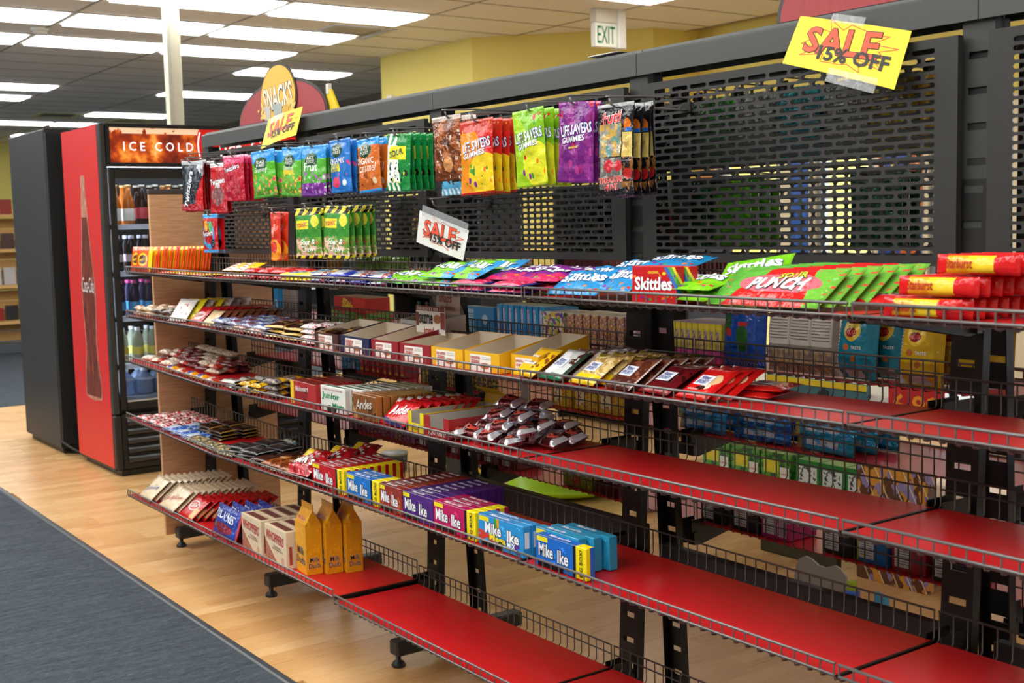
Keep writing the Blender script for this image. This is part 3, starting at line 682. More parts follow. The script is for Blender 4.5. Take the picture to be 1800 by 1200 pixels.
k = bag('gw', .10, .155, .018, pm('green_white', '#e9efe4', [('s', (1, -.5), 4, .5, (0, .8, 1, 1), '#17803a'), ('s', (1, .5), 5, .5, (0, 0, 1, .14), '#17803a'), ('l', 1, .25, .66, '#15833c'), ('r', .12, .55, .85, .78, '#e2dc2e'), ('n', 8, .56, (.05, .14, .95, .5), '#1a1f1a'), ('d', 6, .22, (.1, .14, .9, .34), '#c8de4a')], .18, .004), seed=10, nz=.0045)
k.t('SOUR', .46, .67, .6, '#13402a', .02, 12); HB['gw'] = k
k = bag('lb', .10, .15, .016, pm('light_blue', '#5fb7e6', [('r', .1, .62, .9, .78, '#e9dd3a'), ('n', 6, .55, (0, .18, 1, .55), '#5a2a1c'), ('s', (1, .4), 6, .5, (0, 0, 1, .12), '#e8f2f8')], .2, .003), seed=11); HB['lb'] = k
k = bag('br', .105, .165, .03, pm('brown_clear', '#6a3418', [('n', 4, .52, (0, .1, 1, .95), '#a35a2c'), ('n', 10, .63, ALL, '#d9c4ae'), ('e', .55, .25, .16, .12, '#c98a54'), ('r', 0, .93, 1, 1, '#b8aaa0')], .08, .006), seed=12, nz=.006)
k.t('cola', .5, .6, .35, '#2a130a', .02, -10); HB['br'] = k
def lsav(nm, base, ls, w2, seed, w=.135, h=.182):
    k = bag(nm, w, h, .022, pm(nm, base, ls, .18, .003), seed=seed, nz=.005, p=2.0)
    k.t('LIFE SAVERS', .53, .66, .84, '#f3f5fa', .018, 6, hf=.13, out='#1a3c98', ow=.03); k.t('GUMMIES', .48, .54, .66, '#f3f5fa', .012, 6, hf=.075, out='#1a3c98', ow=.02)
    if w2: k.t(w2, .5, .44, .3, '#f0e44a', .01, 6)
    return k
PAL = ['#c81f2c', '#6fae2e', '#e8c31e', '#e87a1e', '#7a2a8c']
HB['lr'] = lsav('ls_red', '#e88a1c', [('l', .75, .75, 1.02, '#c9231c'), ('e', .75, .25, .45, .3, '#e7c51e'), ('l', 0, 1, .84, '#b8301c'), ('n', 5, .6, (0, .05, .9, .4), '#3d8a2c'), ('v', 6, .25, (.05, .06, .95, .42), PAL), ('v', 5, .3, (.1, .78, .9, .95), PAL), ('r', 0, 0, 1, .03, '#c41d18')], None, 13)
HB['lg'] = lsav('ls_green', '#9ccb1e', [('l', .7, .9, .98, '#7db81f'), ('e', .72, .28, .4, .3, '#d6d92a'), ('v', 6, .26, (.05, .06, .95, .42), ['#e8c31e', '#c81f2c', '#4d9a2e', '#e87a1e', '#7a2a8c']), ('v', 6, .3, (.1, .76, .95, .93), ['#c81f2c', '#4d9a2e', '#b01c24'])], 'SOURS', 14, .115, .178)
HB['lp'] = lsav('ls_purple', '#6d1d77', [('n', 4, .52, ALL, '#8c2b84'), ('v', 5, .28, (.05, .05, .95, .5), ['#c02a55', '#8f1f6a', '#b03a8a']), ('v', 5, .32, (.05, .74, .95, 1), ['#c02a3a', '#7a1f5a'])], 'MIXED BERRY', 15, .115, .178)
k = bag('fr', .130, .197, .012, pm('treasure', '#17161a', [('r', .05, .43, .70, .78, '#8e8a84'), ('n', 7, .5, (.05, .43, .70, .78), '#c9a04a'), ('n', 9, .58, (.05, .43, .70, .78), '#5f9a94'), ('r', .08, .08, .72, .42, '#6a6763'), ('n', 8, .55, (.08, .2, .72, .42), '#a3a09a'), ('e', .36, .33, .13, .07, '#c02a34'), ('e', .62, .33, .11, .06, '#c02a34'), ('l', -1, 1.1, 1.05, '#b9b2aa'), ('r', .74, .42, .97, .68, '#d9be6a'), ('n', 12, .56, (.72, .06, 1, .42), '#8c5a2a'), ('e', .86, .24, .11, .06, '#b02424'), ('e', .85, .76, .09, .07, '#d06a1e'), ('r', .8, .69, .95, .73, '#2a6ac0'), ('r', 0, .96, 1, 1, '#8f9294')], .1, .004), seed=16, nz=.0045, p=4)
k.t('frutti', .44, .85, .56, '#e0222c', .02, 4, out='#f4f4f4', ow=.03, shear=.2); k.t('TREASURE\nHUNT', .42, .14, .66, '#e3262c', .012, 3, out='#f6f0e6', ow=.022); k.t('TREASURE\nHUNT\nBIT', .855, .55, .19, '#7a4a1a', .01)
HB['fr'] = k
k = bag('t2', .125, .14, .022, pm('twist_bites', '#b3141c', [('r', 0, .9, 1, 1, '#3a9adc'), ('r', 0, 0, 1, .08, '#3a9adc'), ('e', .45, .45, .4, .36, '#3fa0de'), ('e', .45, .5, .3, .28, '#a8161e'), ('e', .3, .7, .16, .14, '#e09a2a'), ('e', .62, .68, .12, .14, '#4aa85a'), ('e', .72, .24, .16, .11, '#2c0d0f')], .2, .003), seed=17)
k.t('Twizzlers', .42, .5, .75, '#f2f4f6', .018, 4, out='#3a1a30'); HB['t2'] = k
k = bag('on', .062, .16, .02, pm('orange_narrow', '#c8321c', [('e', .4, .22, .6, .22, '#e89a22'), ('e', .4, .28, .34, .12, '#c8321c'), ('n', 6, .6, (0, .1, 1, .45), '#b3281c')], .18, .003), seed=18)
k.t('HOT\nTAMALES', .45, .62, .7, '#f3dcc8', .01, 86); HB['on'] = k
k = bag('ch', .128, .156, .026, pm('chewy', '#3c8a34', [('s', (1, -.9), 3.2, .5, (0, .86, 1, 1), '#17160f'), ('s', (1, -.9), 3.2, .5, (0, 0, 1, .07), '#17160f'), ('l', 0, -1, -.86, '#3c8a34'), ('l', -.2, -1, -.40, '#e3b9a8'), ('n', 6, .5, (0, .08, 1, .42), '#6f9a3a'), ('n', 8, .6, (0, .08, 1, .42), '#d0685a'), ('r', .04, .58, .60, .76, '#e6d42c'), ('e', .82, .73, .13, .12, '#e0dc4a'), ('d', 5, .18, (.6, .3, 1, .6), '#7bc043'), ('r', 0, .86, 1, 1, '#d9c928'), ('s', (1, -.9), 3.2, .5, (0, .86, 1, 1), '#17160f'), ('r', 0, 0, 1, .06, '#d9c928'), ('s', (1, -.9), 3.2, .5, (0, 0, 1, .06), '#17160f')], .14, .004), seed=19, nz=.0045)
k.t('TOXIC', .33, .67, .44, '#b3241c', .02, 6); k.t('Sour &\nChewy', .55, .24, .55, '#f2f4ec', .012); HB['ch'] = k
HOOKS = [  # x, top z, front y, pitch, kinds (front to back), rotz, description
 (.467, 1.573, -.333, .0135, ['tb', 'tb', 'tb2', 'tb2', 'tb2'], 10, ['black and white liquorice twist bag', 'dark red liquorice twist bag']),
 (.70, 1.555, -.325, .016, ['tr', 'tr'], 6, ['red cherry liquorice bites bag']),
 (.859, 1.573, -.33, .017, ['tp']*5, 8, ['pink and red liquorice twist bag']),
 (1.112, 1.575, -.33, .018, ['g1']*3, 14, ['blue and green gummy bag with orange fruit']),
 (1.31, 1.572, -.33, .017, ['g2']*2, 2, ['blue and green gummy bag with yellow label']),
 (1.465, 1.568, -.33, .018, ['g3']*3, 10, ['green and purple gummy bag']),
 (1.646, 1.575, -.33, .018, ['ob']*2, -2, ['blue organic candy drops bag']),
 (1.824, 1.566, -.33, .022, ['oc']*3, 0, ['orange organic caramel bag']),
 (1.985, 1.566, -.335, .020, ['gw']*5, 10, ['green and white striped sour candy bag']),
 (2.135, 1.545, -.25, .016, ['lb']*2, 6, ['light blue candy bag with yellow label']),
 (2.240, 1.594, -.33, .022, ['br']*3, 14, ['clear bag of brown cola gummies']),
 (2.385, 1.572, -.345, .022, ['lr']*4, 4, ['red and yellow ring gummies bag']),
 (2.600, 1.579, -.338, .022, ['lg']*4, 2, ['lime green ring gummies bag']),
 (2.745, 1.582, -.325, .02, ['lp']*2, 4, ['purple ring gummies bag']),
 (2.885, 1.566, -.33, .022, ['fr']*4, -4, ['black and clear treasure gummies bag']),
 (.625, 1.374, -.33, .02, ['t2']*2, 4, ['red liquorice bites bag with blue ends']),
 (1.187, 1.371, -.335, .024, ['on']*2, 6, ['narrow red and orange cinnamon candy bag']),
 (1.43, 1.378, -.335, .018, ['ch']*3, 12, ['green sour chewy bag with hazard stripes']),
 (1.62, 1.380, -.34, .0245, ['ch']*5, 8, ['green sour chewy bag with hazard stripes']),
]
seen = {}
for hi, (x, zt, yf, pit, ks, rz, desc) in enumerate(HOOKS):
    nb = {}
    hook(x, zt-.008, PY, yf-.012, 'steel peg hook carrying the %ss%s' % (desc[0], ', left hook' if hi == 17 else ', right hook' if hi == 18 else ''))
    for i, kk in enumerate(ks):
        kd = HB[kk]; d = desc[1] if kk == 'tb2' else desc[0]
        if hi >= 17: d += ', %s hook' % ('left' if hi == 17 else 'right')
        same = [q for q in ks if q == kk]; idx = nb.get(kk, 0); nb[kk] = idx+1
        lab = d+' on upper peg row' if hi < 15 else d+' on lower peg row'
        lab = rowlab(d+(' hanging high' if hi < 15 else ' hanging low'), idx, len(same), '')
        kd.put((x+random.uniform(-.003, .003), yf+pit*i, zt-kd.H), lab, 'candy bag', 'hanging candy bags', (R(random.uniform(-2, .5)), R(random.uniform(-3.5, 3.5)), R(rz*(1-.12*i)+random.uniform(-2.5, 2.5))))
for x, z, lab in ((.30, 1.565, 'empty steel peg hook at the far end, upper row'), (.38, 1.585, 'empty steel peg hook beside the black liquorice bags'), (1.02, 1.37, 'empty steel peg hook left of the narrow red bags'), (.80, 1.37, 'empty steel peg hook right of the low liquorice bags'),
                  (2.10, 1.365, 'empty steel peg hook above the white sale card'), (2.0, 1.392, 'empty steel peg hook in the lower row right of hazard striped bags')):
    hook(x, z, PY, -.30, lab)
# ------------------------------------------------------------------ sale cards and toppers
def card(name, tl, tr, br, bl, mat, lab, bow=.012, tape=None):
    tl, tr, br, bl = map(Vector, (tl, tr, br, bl)); nrm = (tr-tl).cross(bl-tl).normalized()
    if nrm.y > 0: nrm = -nrm
    def S(u, v, e): return (tl*(1-u)*v+tr*u*v+br*u*(1-v)+bl*(1-u)*(1-v))+nrm*(e+bow*math.sin(u*math.pi)*(v*.3+.7*(1-v)))
    N = 10; m = MB(); uv = []
    for e in (0, -.0005):
        for a in range(N+1):
            for b in range(N+1): m.v.append(tuple(S(b/N, a/N, e))); uv.append((b/N, a/N))
    q = (N+1)**2
    for a in range(N):
        for b in range(N): i = a*(N+1)+b; m.f.append((i, i+1, i+N+2, i+N+1)); m.f.append((q+i, q+i+N+1, q+i+N+2, q+i+1))
    me = m.mesh(name, mat, True, fix=False)
    o = tag(ob(name, me), lab, 'sale card')
    W_, H_ = (tr-tl).length, (tl-bl).length
    star = MB(); pts = []
    for i in range(28):
        t = i/28*2*math.pi; r = (.47 if i % 2 else .34)*(1+.18*math.sin(i*2.3)); pts.append((.5+r*.86*math.cos(t), .55+r*.92*math.sin(t)))
    def line(mm, pts, wd, lift):
        n_ = len(pts)
        for i in range(n_):
            (a, b), (c, d) = pts[i], pts[(i+1) % n_]; dx, dy = (c-a)*W_, (d-b)*H_; l = math.hypot(dx, dy); nx_, ny_ = -dy/l*wd/W_, dx/l*wd/H_
            k0 = len(mm.v); mm.v += [tuple(S(a+nx_, b+ny_, lift)), tuple(S(a-nx_, b-ny_, lift)), tuple(S(c-nx_, d-ny_, lift)), tuple(S(c+nx_, d+ny_, lift))]; mm.f.append((k0, k0+1, k0+2, k0+3))
    line(star, pts, .0009, .0005); ob('starburst', star.mesh('starburst', flat('#d6501e', .5), fix=False), o)
    vs, fs, w, h = font2d('SALE', .03)
    ob('lettering', txt('SALE', S, W_, H_, .46, .60, .66, flat('#3a1208', .5), .045, 3, .52, .0007, 0, 0, (w, h)), o)
    ob('lettering', txt('SALE', S, W_, H_, .46, .60, .66, flat('#dd4a22', .5), .02, 3, .52, .0010, 0, 0, (w, h)), o)
    ob('lettering', txt('15% OFF', S, W_, H_, .60, .36, .62, flat('#14120e', .5), .032, 1, .28, .0014), o)
    if tape:
        for (u0, v0, u1, v1) in tape:
            m = MB(); m.v = [tuple(S(u0, v0, .0018)), tuple(S(u1, v0, .0018)), tuple(S(u1, v1, .0018)), tuple(S(u0, v1, .0018))]; m.f = [(0, 1, 2, 3)]
            ob('clear_tape', m.mesh('clear_tape', CLEAR, fix=False), o)
    return o
M_SY = flat('#f2d814', .5); M_SW = flat('#d9d9d6', .4)
card('sale_card', (3.214, -.118, 1.716), (3.476, -.118, 1.65), (3.474, -.165, 1.543), (3.208, -.165, 1.621), M_SY, 'yellow SALE card on the top rail of the fourth bay', .006, [(.44, -.16, .86, .1), (.3, .95, .6, 1.12)])
card('sale_card', (.686, -.112, 1.716), (.969, -.112, 1.738), (.955, -.135, 1.640), (.69, -.150, 1.605), M_SY, 'small yellow SALE card curling under the snacks topper', .012, [(.1, .8, .5, 1.02)])
o = card('sale_card', (2.117, -.35, 1.356), (2.348, -.35, 1.301), (2.318, -.35, 1.226), (2.095, -.35, 1.273), M_SW, 'white SALE card hanging from an empty peg hook', .002, [(.06, .9, .98, 1.22)])
def topper(x, rw, rh, lab, oval=True):
    e = tag(empty('topper_sign', (x, -.055, 1.7215)), lab, 'topper sign')
    def dome(w, h, cz, t0, t1, n=28, full=False):
        return [(w*math.cos(R(a)), cz+h*math.sin(R(a))) for a in [t0+(t1-t0)*i/n for i in range(n+1)]]
    ob('rim', MB().prism(dome(rw+.012, rh+.012, 0, 0, 180), 'y', -.004, .004).mesh('rim', flat('#3a3733', .5)), e)
    ob('board', MB().prism(dome(rw, rh, 0, 0, 180), 'y', -.0065, -.0042).mesh('board', m_red_board), e)
    if oval:
        ob('oval_rim', MB().prism(dome(.155, .125, .078, -38, 218), 'y', -.010, -.0067).mesh('oval_rim', flat('#2f2a24', .5)), e)
        ob('oval', MB().prism(dome(.145, .116, .078, -38, 218), 'y', -.0125, -.0102).mesh('oval', flat('#e9b13c', .45)), e)
        S = lambda u, v, l: (u, -.0128-l, v)
        vs, fs, w, h = font2d('SNACKS', .02)
        ob('lettering', txt('SNACKS', S, 1, 1, .0, .078, .245, flat('#2b2320', .5), .05, 3, .085, .0004, 0, 0, (w, h)), e)
        ob('lettering', txt('SNACKS', S, 1, 1, .0, .080, .245, flat('#e9e3cf', .5), .02, 3, .085, .0010, 0, 0, (w, h)), e)
        for q, (cx, cw, ch, cc) in enumerate(((-.09, .03, .05, '#b9b5ae'), (.0, .04, .055, '#9fa8a4'), (.07, .025, .045, '#c9a23c'))):
            ob('printed_cup', MB().prism([(cx-cw*.75, -.0), (cx+cw*.75, -.0), (cx+cw, ch), (cx-cw, ch)], 'y', -.0145, -.0128).mesh('printed_cup', flat(cc, .5)), e)
        pc = MB(); random.seed(3)
        for q in range(26):
            cx, cz, r = random.choice((-.15, -.12, .1, .135, .12))+random.uniform(-.02, .02), .03+random.uniform(-.02, .03), random.uniform(.006, .012)
            pc.prism([(cx+r*math.cos(R(a)), cz+r*math.sin(R(a))) for a in range(0, 360, 60)], 'y', -.0146-q*.00002, -.0130)
        o = ob('printed_popcorn', pc.mesh('printed_popcorn', flat('#d9c06a', .5)), e); o['kind'] = 'stuff'
    return e
n_ = NT('red_topper'); o_ = n_.coord('Object'); g_ = n_.noise(n_.mapping(o_, (60, 1, 5)), 2, 3)
m_red_board = n_.fin(n_.mix(n_.math('MULTIPLY', g_, .6), C('#a3393c'), C('#7c2328')), .5)
topper(.675, .365, .135, 'snacks topper sign with yellow oval on a dark red dome')
topper(3.36, .25, .15, 'plain dark red dome topper sign above the yellow sale card', False)
e = tag(empty('yellow_topper', (1.06, -.045, 1.722)), 'yellow plastic topper bracket right of the snacks sign', 'bracket')
ob('bracket_arm', MB().prism([(-.02, 0), (.05, 0), (.0, .07), (-.035, .075)], 'y', -.004, .004).mesh('bracket_arm', flat('#e3c41c', .4)), e); ob('clip', MB().box(-.03, -.006, .055, -.01, .006, .09).mesh('clip', flat('#d9d6cc', .4)), e)
o = tag(ob('paper_scrap', MB().prism([(2.50, 1.722), (2.62, 1.7225), (2.60, 1.7235), (2.52, 1.7245)], 'y', -.085, -.03).mesh('paper_scrap', flat('#e4e3df', .5))), 'torn white paper scrap lying on the grey top rail', 'paper')
# ================================================================== GOODS ON THE FRONT SHELVES
NTH = ['first', 'second', 'third', 'fourth', 'fifth', 'sixth', 'seventh', 'eighth', 'ninth', 'tenth']
def grid(k, lv, nx, ny, nl, x0, dx, y0, dy, desc, cat, grp, rx=-90, rz=0, dz=.011, jit=.004, zoff=None, jr=6, ks=None):
    """goods laid out in columns (along the shelf), rows (into the shelf) and layers"""
    for a in range(nx):
        for b in range(ny):
            for c in range(nl):
                kk = (ks[(a+b+c) % len(ks)] if ks else k)
                bits = []
                if nx > 1: bits.append(('leftmost' if a == 0 else 'rightmost' if a == nx-1 else NTH[a])+' column')
                if ny > 1: bits.append(('front' if b == 0 else 'rear' if b == ny-1 else NTH[b])+' row')
                if nl > 1: bits.append('top layer' if c == nl-1 else 'bottom layer' if c == 0 else NTH[c]+' layer')
                x = x0+dx*a+random.uniform(-jit, jit); y = y0+dy*b+random.uniform(-jit, jit)*.6
                kk.put((x, y, zs(lv, x)+(zoff if zoff is not None else dz*.5)+dz*c), desc+(', '+', '.join(bits) if bits else ''), cat, grp if nx*ny*nl > 1 else None,
                       (R(rx+random.uniform(-1, 1)*jr*.3), tilt(lv, x), R(rz+random.uniform(-jr, jr))))
def lean(k, lv, n, x, y, dy, deg, desc, cat, grp, rz=0, dx=0, jit=.002, jr=.6):
    """a file of packs leaning back, one behind the other"""
    for i in range(n):
        xx = x+dx*i+random.uniform(-jit, jit)
        k.put((xx, y+dy*i, zs(lv, xx)+.004), rowlab(desc, i, n), cat, grp if n > 1 else None, (R(-deg+random.uniform(-1, 1)*jr), tilt(lv, xx), R(rz+random.uniform(-1, 1)*jr)))
def tab(w, h, t, mat, **k):
    k.setdefault('sx', .035); k.setdefault('sz', .0); k.setdefault('p', 6); k.setdefault('nz', .0012); k.setdefault('nx', 8); k.setdefault('ny', 6)
    return pillow('chocolate_bar', w, h, t, mat, **k)
def bar(w, h, t, mat, **k):
    k.setdefault('sx', .07); k.setdefault('sz', .0); k.setdefault('p', 3); k.setdefault('nz', .002); k.setdefault('nx', 10); k.setdefault('ny', 5)
    return pillow('candy_bar', w, h, t, mat, **k)
TOPS, SECS, THIR, FOUR, BOTT = 'packs on the top shelf', 'packs on the second shelf', 'packs on the third shelf', 'packs on the fourth shelf', 'packs on the bottom shelf'
# ---------------------------------------------------------------- level 0 (top shelf)
k = bar(.118, .098, .011, pm('peanut_orange', '#e8591c', [('e', .45, .5, .3, .26, '#f0c22c'), ('e', .45, .5, .24, .18, '#5a2a12'), ('r', .83, 0, 1, 1, '#f2d21e'), ('r', 1, -9, 9, 9, '#e04e18')], .2, .002), seed=21)
k.t("Reese's", .43, .5, .46, '#f2cf3a', .012, 8)
k2 = bar(.118, .098, .011, pm('peanut_orange2', '#e04a18', [('r', .74, 0, .9, 1, '#f2c81e'), ('r', 5, -9, 9, 9, '#d8481a')], .2, .002), seed=22)
k.put((.072, -.425, zs(0, .07)+.002), 'orange peanut cup pack standing alone at the shelf end', 'candy pack', None, (R(-9), 0, R(4)))
for i in range(16):
    (k if i < 1 else k2).put((.165+.0055*i, -.428+.0138*i, zs(0, .2)+.002), rowlab('orange peanut cup pack standing upright', i, 16), 'candy pack', 'standing orange packs', (R(-9+random.uniform(-2, 2)), 0, R(8+random.uniform(-5, 5))))
grid(k, 0, 3, 1, 1, .42, .15, -.435, 0, 'orange peanut cup pack lying behind the lip', 'candy pack', TOPS, -90, 4)
k = bar(.10, .075, .014, pm('white_yellow', '#f0dfc4', [('l', 1, .3, .75, '#eac61e'), ('n', 14, .6, (.55, 0, 1, 1), '#2a1c14'), ('s', (.3, 1), 5, .3, (0, 0, .55, 1), '#c83a2c')], .25, .002), seed=23)
grid(k, 0, 2, 1, 2, 1.0, .09, -.42, 0, 'white, red and yellow snack pack', 'candy pack', TOPS, -72, 12, .018)
k = bar(.10, .055, .018, pm('red_bar', '#b5121c', [('r', .2, .3, .8, .7, '#d8343a')], .18, .003), seed=24); k.t('Big Red', .5, .5, .5, '#f0e6e0', .01)
grid(k, 0, 3, 2, 2, 1.17, .11, -.43, .07, 'shiny red candy bar', 'candy bar', TOPS, -88, 0, .018)
k = bar(.13, .075, .013, pm('yellow_blue', '#ecd22a', [('e', .5, .5, .28, .34, '#3a86c8'), ('n', 7, .6, ALL, '#f4ecaa')], .18, .003), seed=25); k.t('Lemon', .5, .5, .4, '#f6f6f2', .012)
grid(k, 0, 2, 2, 2, 1.47, .135, -.43, .085, 'yellow candy bag with blue middle', 'candy bag', TOPS, -86, 5, .014)
k = bar(.11, .06, .017, pm('silver_blue', '#b9bdc6', [('r', .62, 0, .82, 1, '#b02430'), ('l', 1, 0, .86, '#1d2f9c'), ('n', 9, .58, ALL, '#e6e8ee')], .12, .003, .5), seed=26); k.t('mentos', .35, .5, .42, '#24307a', .012)
k2 = bar(.11, .06, .017, pm('blue_silver', '#1f2fa8', [('r', .2, .1, .75, .9, '#b7bfce'), ('n', 9, .6, (.2, .1, .75, .9), '#e6e8ee')], .12, .003, .3), seed=27)
grid(k, 0, 4, 2, 2, 1.68, .115, -.435, .07, 'silver and dark blue candy roll pack', 'candy pack', TOPS, -88, 3, .017, ks=[k, k, k2])
LIME = '#7ac81e'
def sk(nm, base, seed, word='Skittles', w=.145, h=.098, extra=()):
    q = pillow('candy_bag', w, h, .015, pm(nm, base, list(extra)+[('v', 7, .3, (.06, .04, .94, .34), ['#e8c31e', '#c81f2c', '#4d9a2e', '#e87a1e', '#7a2a8c']), ('r', 5, -9, 9, 9, base)], .16, .003), sx=.06, sz=.02, nz=.005, seed=seed)
    q.t(word, .48, .62, .84, '#f4f6fa', .03, 3, hf=.34, out='#2b4f8a', ow=.02); return q
kl = sk('sour_lime', LIME, 28, 'Sour', extra=[('l', 1, 0, .72, '#2f8fd0')]); km = sk('tropical', '#7c1f86', 29, extra=[('l', .3, -1, -.12, '#c8265e')])
kb = sk('wild_blue', '#1f86c4', 30); kg = sk('sour_green', LIME, 31); kp = bar(.13, .06, .016, pm('pink_bar', '#c81f4e', [('n', 8, .58, ALL, '#e86a8c'), ('l', 1, 0, .9, '#24246a')], .16, .003), seed=32)
grid(kl, 0, 2, 1, 1, 2.12, .10, -.43, 0, 'crumpled lime green candy bag', 'candy bag', TOPS, -76, 14, .02, jr=9, zoff=.014)
grid(kl, 0, 2, 2, 2, 2.30, .12, -.425, .07, 'lime green and blue sour candy bag', 'candy bag', TOPS, -68, -6, .02, zoff=.012, jr=8)
grid(km, 0, 2, 2, 2, 2.55, .125, -.40, .08, 'purple fruit candy bag', 'candy bag', TOPS, -76, 6, .02, zoff=.012, jr=8)
grid(kp, 0, 2, 1, 2, 2.47, .16, -.443, 0, 'pink candy bar at the shelf lip', 'candy bar', TOPS, -88, 2, .015)
for i, (x, y, z, rx, rz) in enumerate(((2.85, -.43, .008, -62, 8), (2.95, -.41, .014, -60, -12), (2.88, -.37, .022, -66, 14), (2.99, -.35, .03, -70, 4), (2.93, -.33, .046, -74, 16), (3.0, -.30, .064, -80, 10))):
    kb.put((x, y, zs(0, x)+z), 'bright blue fruit candy bag, %s in the tumbled pile' % ['leftmost and frontmost', 'right of the front bag', 'third back', 'fourth back', 'second from top', 'topmost'][i], 'candy bag', 'pile of blue candy bags', (R(rx), 0, R(rz)))
k = carton('candy_box', .128, .073, .022, pm('skittles_red', '#c1121c', [('l', 2.2, 1, 2.55, '#3a6ab8'), ('l', 2.2, 1, 2.75, '#5aa84a'), ('l', 2.2, 1, 2.95, '#e8d22e'), ('l', 2.2, 1, 3.08, '#c1121c'), ('v', 8, .33, (.1, .04, .92, .28), ['#e8c31e', '#e87a1e', '#4d9a2e', '#e87a1e', '#7a2a8c']), ('v', 7, .33, (.62, .55, .98, .95), ['#e8c31e', '#e87a1e', '#4d9a2e', '#7a2a8c']), ('v', 6, .3, (.0, .5, .16, .95), ['#4d9a2e', '#e87a1e', '#7a2a8c']), ('r', -9, 1, 9, 9, '#b01019')], .25))
k.t('Skittles', .5, .53, .84, '#f7f7f7', .03, 1, .36, out='#5a1014', ow=.02); k.t('ORIGINAL', .5, .83, .25, '#f0dc3a', .015, 2)
for i in range(2): k.put((3.112+.012*i, -.43+.024*i, zs(0, 3.1)), ['red fruit candy box standing on the top shelf, front one', 'red fruit candy box standing right behind another red box'][i], 'candy box', 'red candy boxes', (R(-2), 0, 0))
grid(kg, 0, 1, 1, 2, 3.19, 0, -.432, 0, 'lime green candy bag in front of the red box', 'candy bag', TOPS, -78, -4, .02)
kg.put((3.24, -.30, zs(0, 3.2)+.03), 'lime green candy bag curling up behind the red box', 'candy bag', None, (R(-58), R(-8), R(20)))
k = pillow('candy_bag', .25, .115, .012, pm('sour_punch', '#cf1c1c', [('l', -1, .25, -.12, '#5aa83a'), ('l', 1, .12, .86, '#6fb63e'), ('e', .52, .55, .36, .26, '#c86a78'), ('r', 5, -9, 9, 9, '#b81414'), ('n', 12, .64, ALL, '#e2453c')], .14, .003), sx=.09, sz=.03, nz=.004, seed=33)
k.t('PUNCH', .52, .52, .5, '#f6f6f6', .035, 2, .32, out='#141414', ow=.03, shear=.2); k.t('SOUR', .6, .74, .25, '#c8d42e', .025, 2, out='#15180c')
for i in range(6):
    x = 3.395+.012*i; k.put((x, -.436+.028*i, zs(0, x)+.006+.001*i), rowlab('red and green sour straw bag lying in an overlapping row', i, 6), 'candy bag', 'red sour straw bags', (R(-57), 0, R(3)))
k.put((3.585, -.33, zs(0, 3.58)+.012), 'red and green sour straw bag lying apart to the right', 'candy bag', None, (R(-84), 0, R(24)))
k = bar(.142, .031, .021, pm('fruit_chews', '#d01a1e', [('r', .14, .1, .74, .95, '#e8a21c'), ('r', .42, .1, .74, .95, '#ecc42a'), ('r', 5, -9, 9, 9, '#c3151b')], .18, .002), sx=.09, seed=34)
k.t('Starburst', .32, .55, .34, '#b3141a', .02, 0, .5)
for l, (x, y, n) in enumerate(((3.728, -.432, 7), (3.745, -.415, 6), (3.80, -.395, 5))):
    for i in range(n):
        k.put((x+.004*i, y+.024*i, zs(0, x)+.0335*l+.001), rowlab('red and yellow fruit chew stick, %s tier' % ['bottom', 'middle', 'top'][l], i, n), 'candy bar', 'stacked fruit chew sticks', (R(-4), 0, R(random.uniform(-1, 1))))
# ---------------------------------------------------------------- level 1 (second shelf)
ca = bar(.095, .034, .020, pm('cream_red', '#dcc9a4', [('s', (1, .2), 6, .3, (.2, 0, .8, 1), '#b0322c')], .2, .002), seed=41); cb = bar(.095, .034, .02, pm('dark_orange', '#3c2a20', [('r', .2, .2, .5, .8, '#d0803a'), ('r', .5, .2, .8, .8, '#d9d2c2')], .2, .002), seed=42)
ca.t('Zero', .5, .5, .4, '#a8262a', .02)
grid(ca, 1, 2, 3, 2, .08, .11, -.435, .05, 'cream and red wrapped candy bar', 'candy bar', SECS, -88, 0, .02)
grid(cb, 1, 2, 3, 2, .30, .105, -.435, .05, 'dark wrapped candy bar with orange print', 'candy bar', SECS, -88, 4, .019)
kw = tab(.10, .105, .012, pm('white_pack', '#d9d8d2', [('n', 8, .62, (.1, .2, .9, .8), '#b04038')], .2, .002), seed=43); ky = tab(.10, .105, .012, pm('yellow_pack', '#dcd02c', [('n', 8, .6, (.1, .2, .9, .7), '#6b6a1c')], .2, .002), seed=44); kgy = tab(.10, .10, .012, pm('grey_pack', '#8a7f78', [('n', 6, .55, ALL, '#b0a8a2')], .2, .002), seed=45)
for i, q in enumerate((kw, ky, kgy, ky, kw, kgy, kw)):
    q.put((.50+.012*i, -.43+.03*i, zs(1, .5)+.004), '%s leaning chocolate pack, %s from the front of its row' % ({id(kw): 'white', id(ky): 'yellow', id(kgy): 'grey'}[id(q)], NTH[i]), 'chocolate pack', SECS, (R(-42), 0, R(20)))
k = tab(.095, .085, .009, pm('red_white', '#b81a1c', [('e', .5, .45, .4, .22, '#d9cfc8'), ('r', 5, -9, 9, 9, '#a81618')], .22, .0015), seed=46); k.t('KitKat', .5, .45, .6, '#c02020', .015, 14)
lean(k, 1, 9, .66, -.425, .024, 48, 'red chocolate wafer pack leaning in a file', 'chocolate pack', SECS, 4, .008)
k = tab(.085, .075, .013, pm('cream_brown', '#d8bc92', [('r', 5, -9, 9, 9, '#6b3c22')], .4, .001), seed=47); k2 = tab(.085, .075, .013, pm('wafer_brown', '#74432a', (), .4, .001), seed=48)
for i in range(9): (k if i == 0 else k2).put((.775+.012*i, -.425+.023*i, zs(1, .8)+.004), rowlab(['cream wafer pack leaning in a file', 'brown wafer pack leaning in a file'][i > 0], max(i-1, 0) if i else 0, 1 if i == 0 else 8), 'chocolate pack', SECS, (R(-48), 0, R(4)))
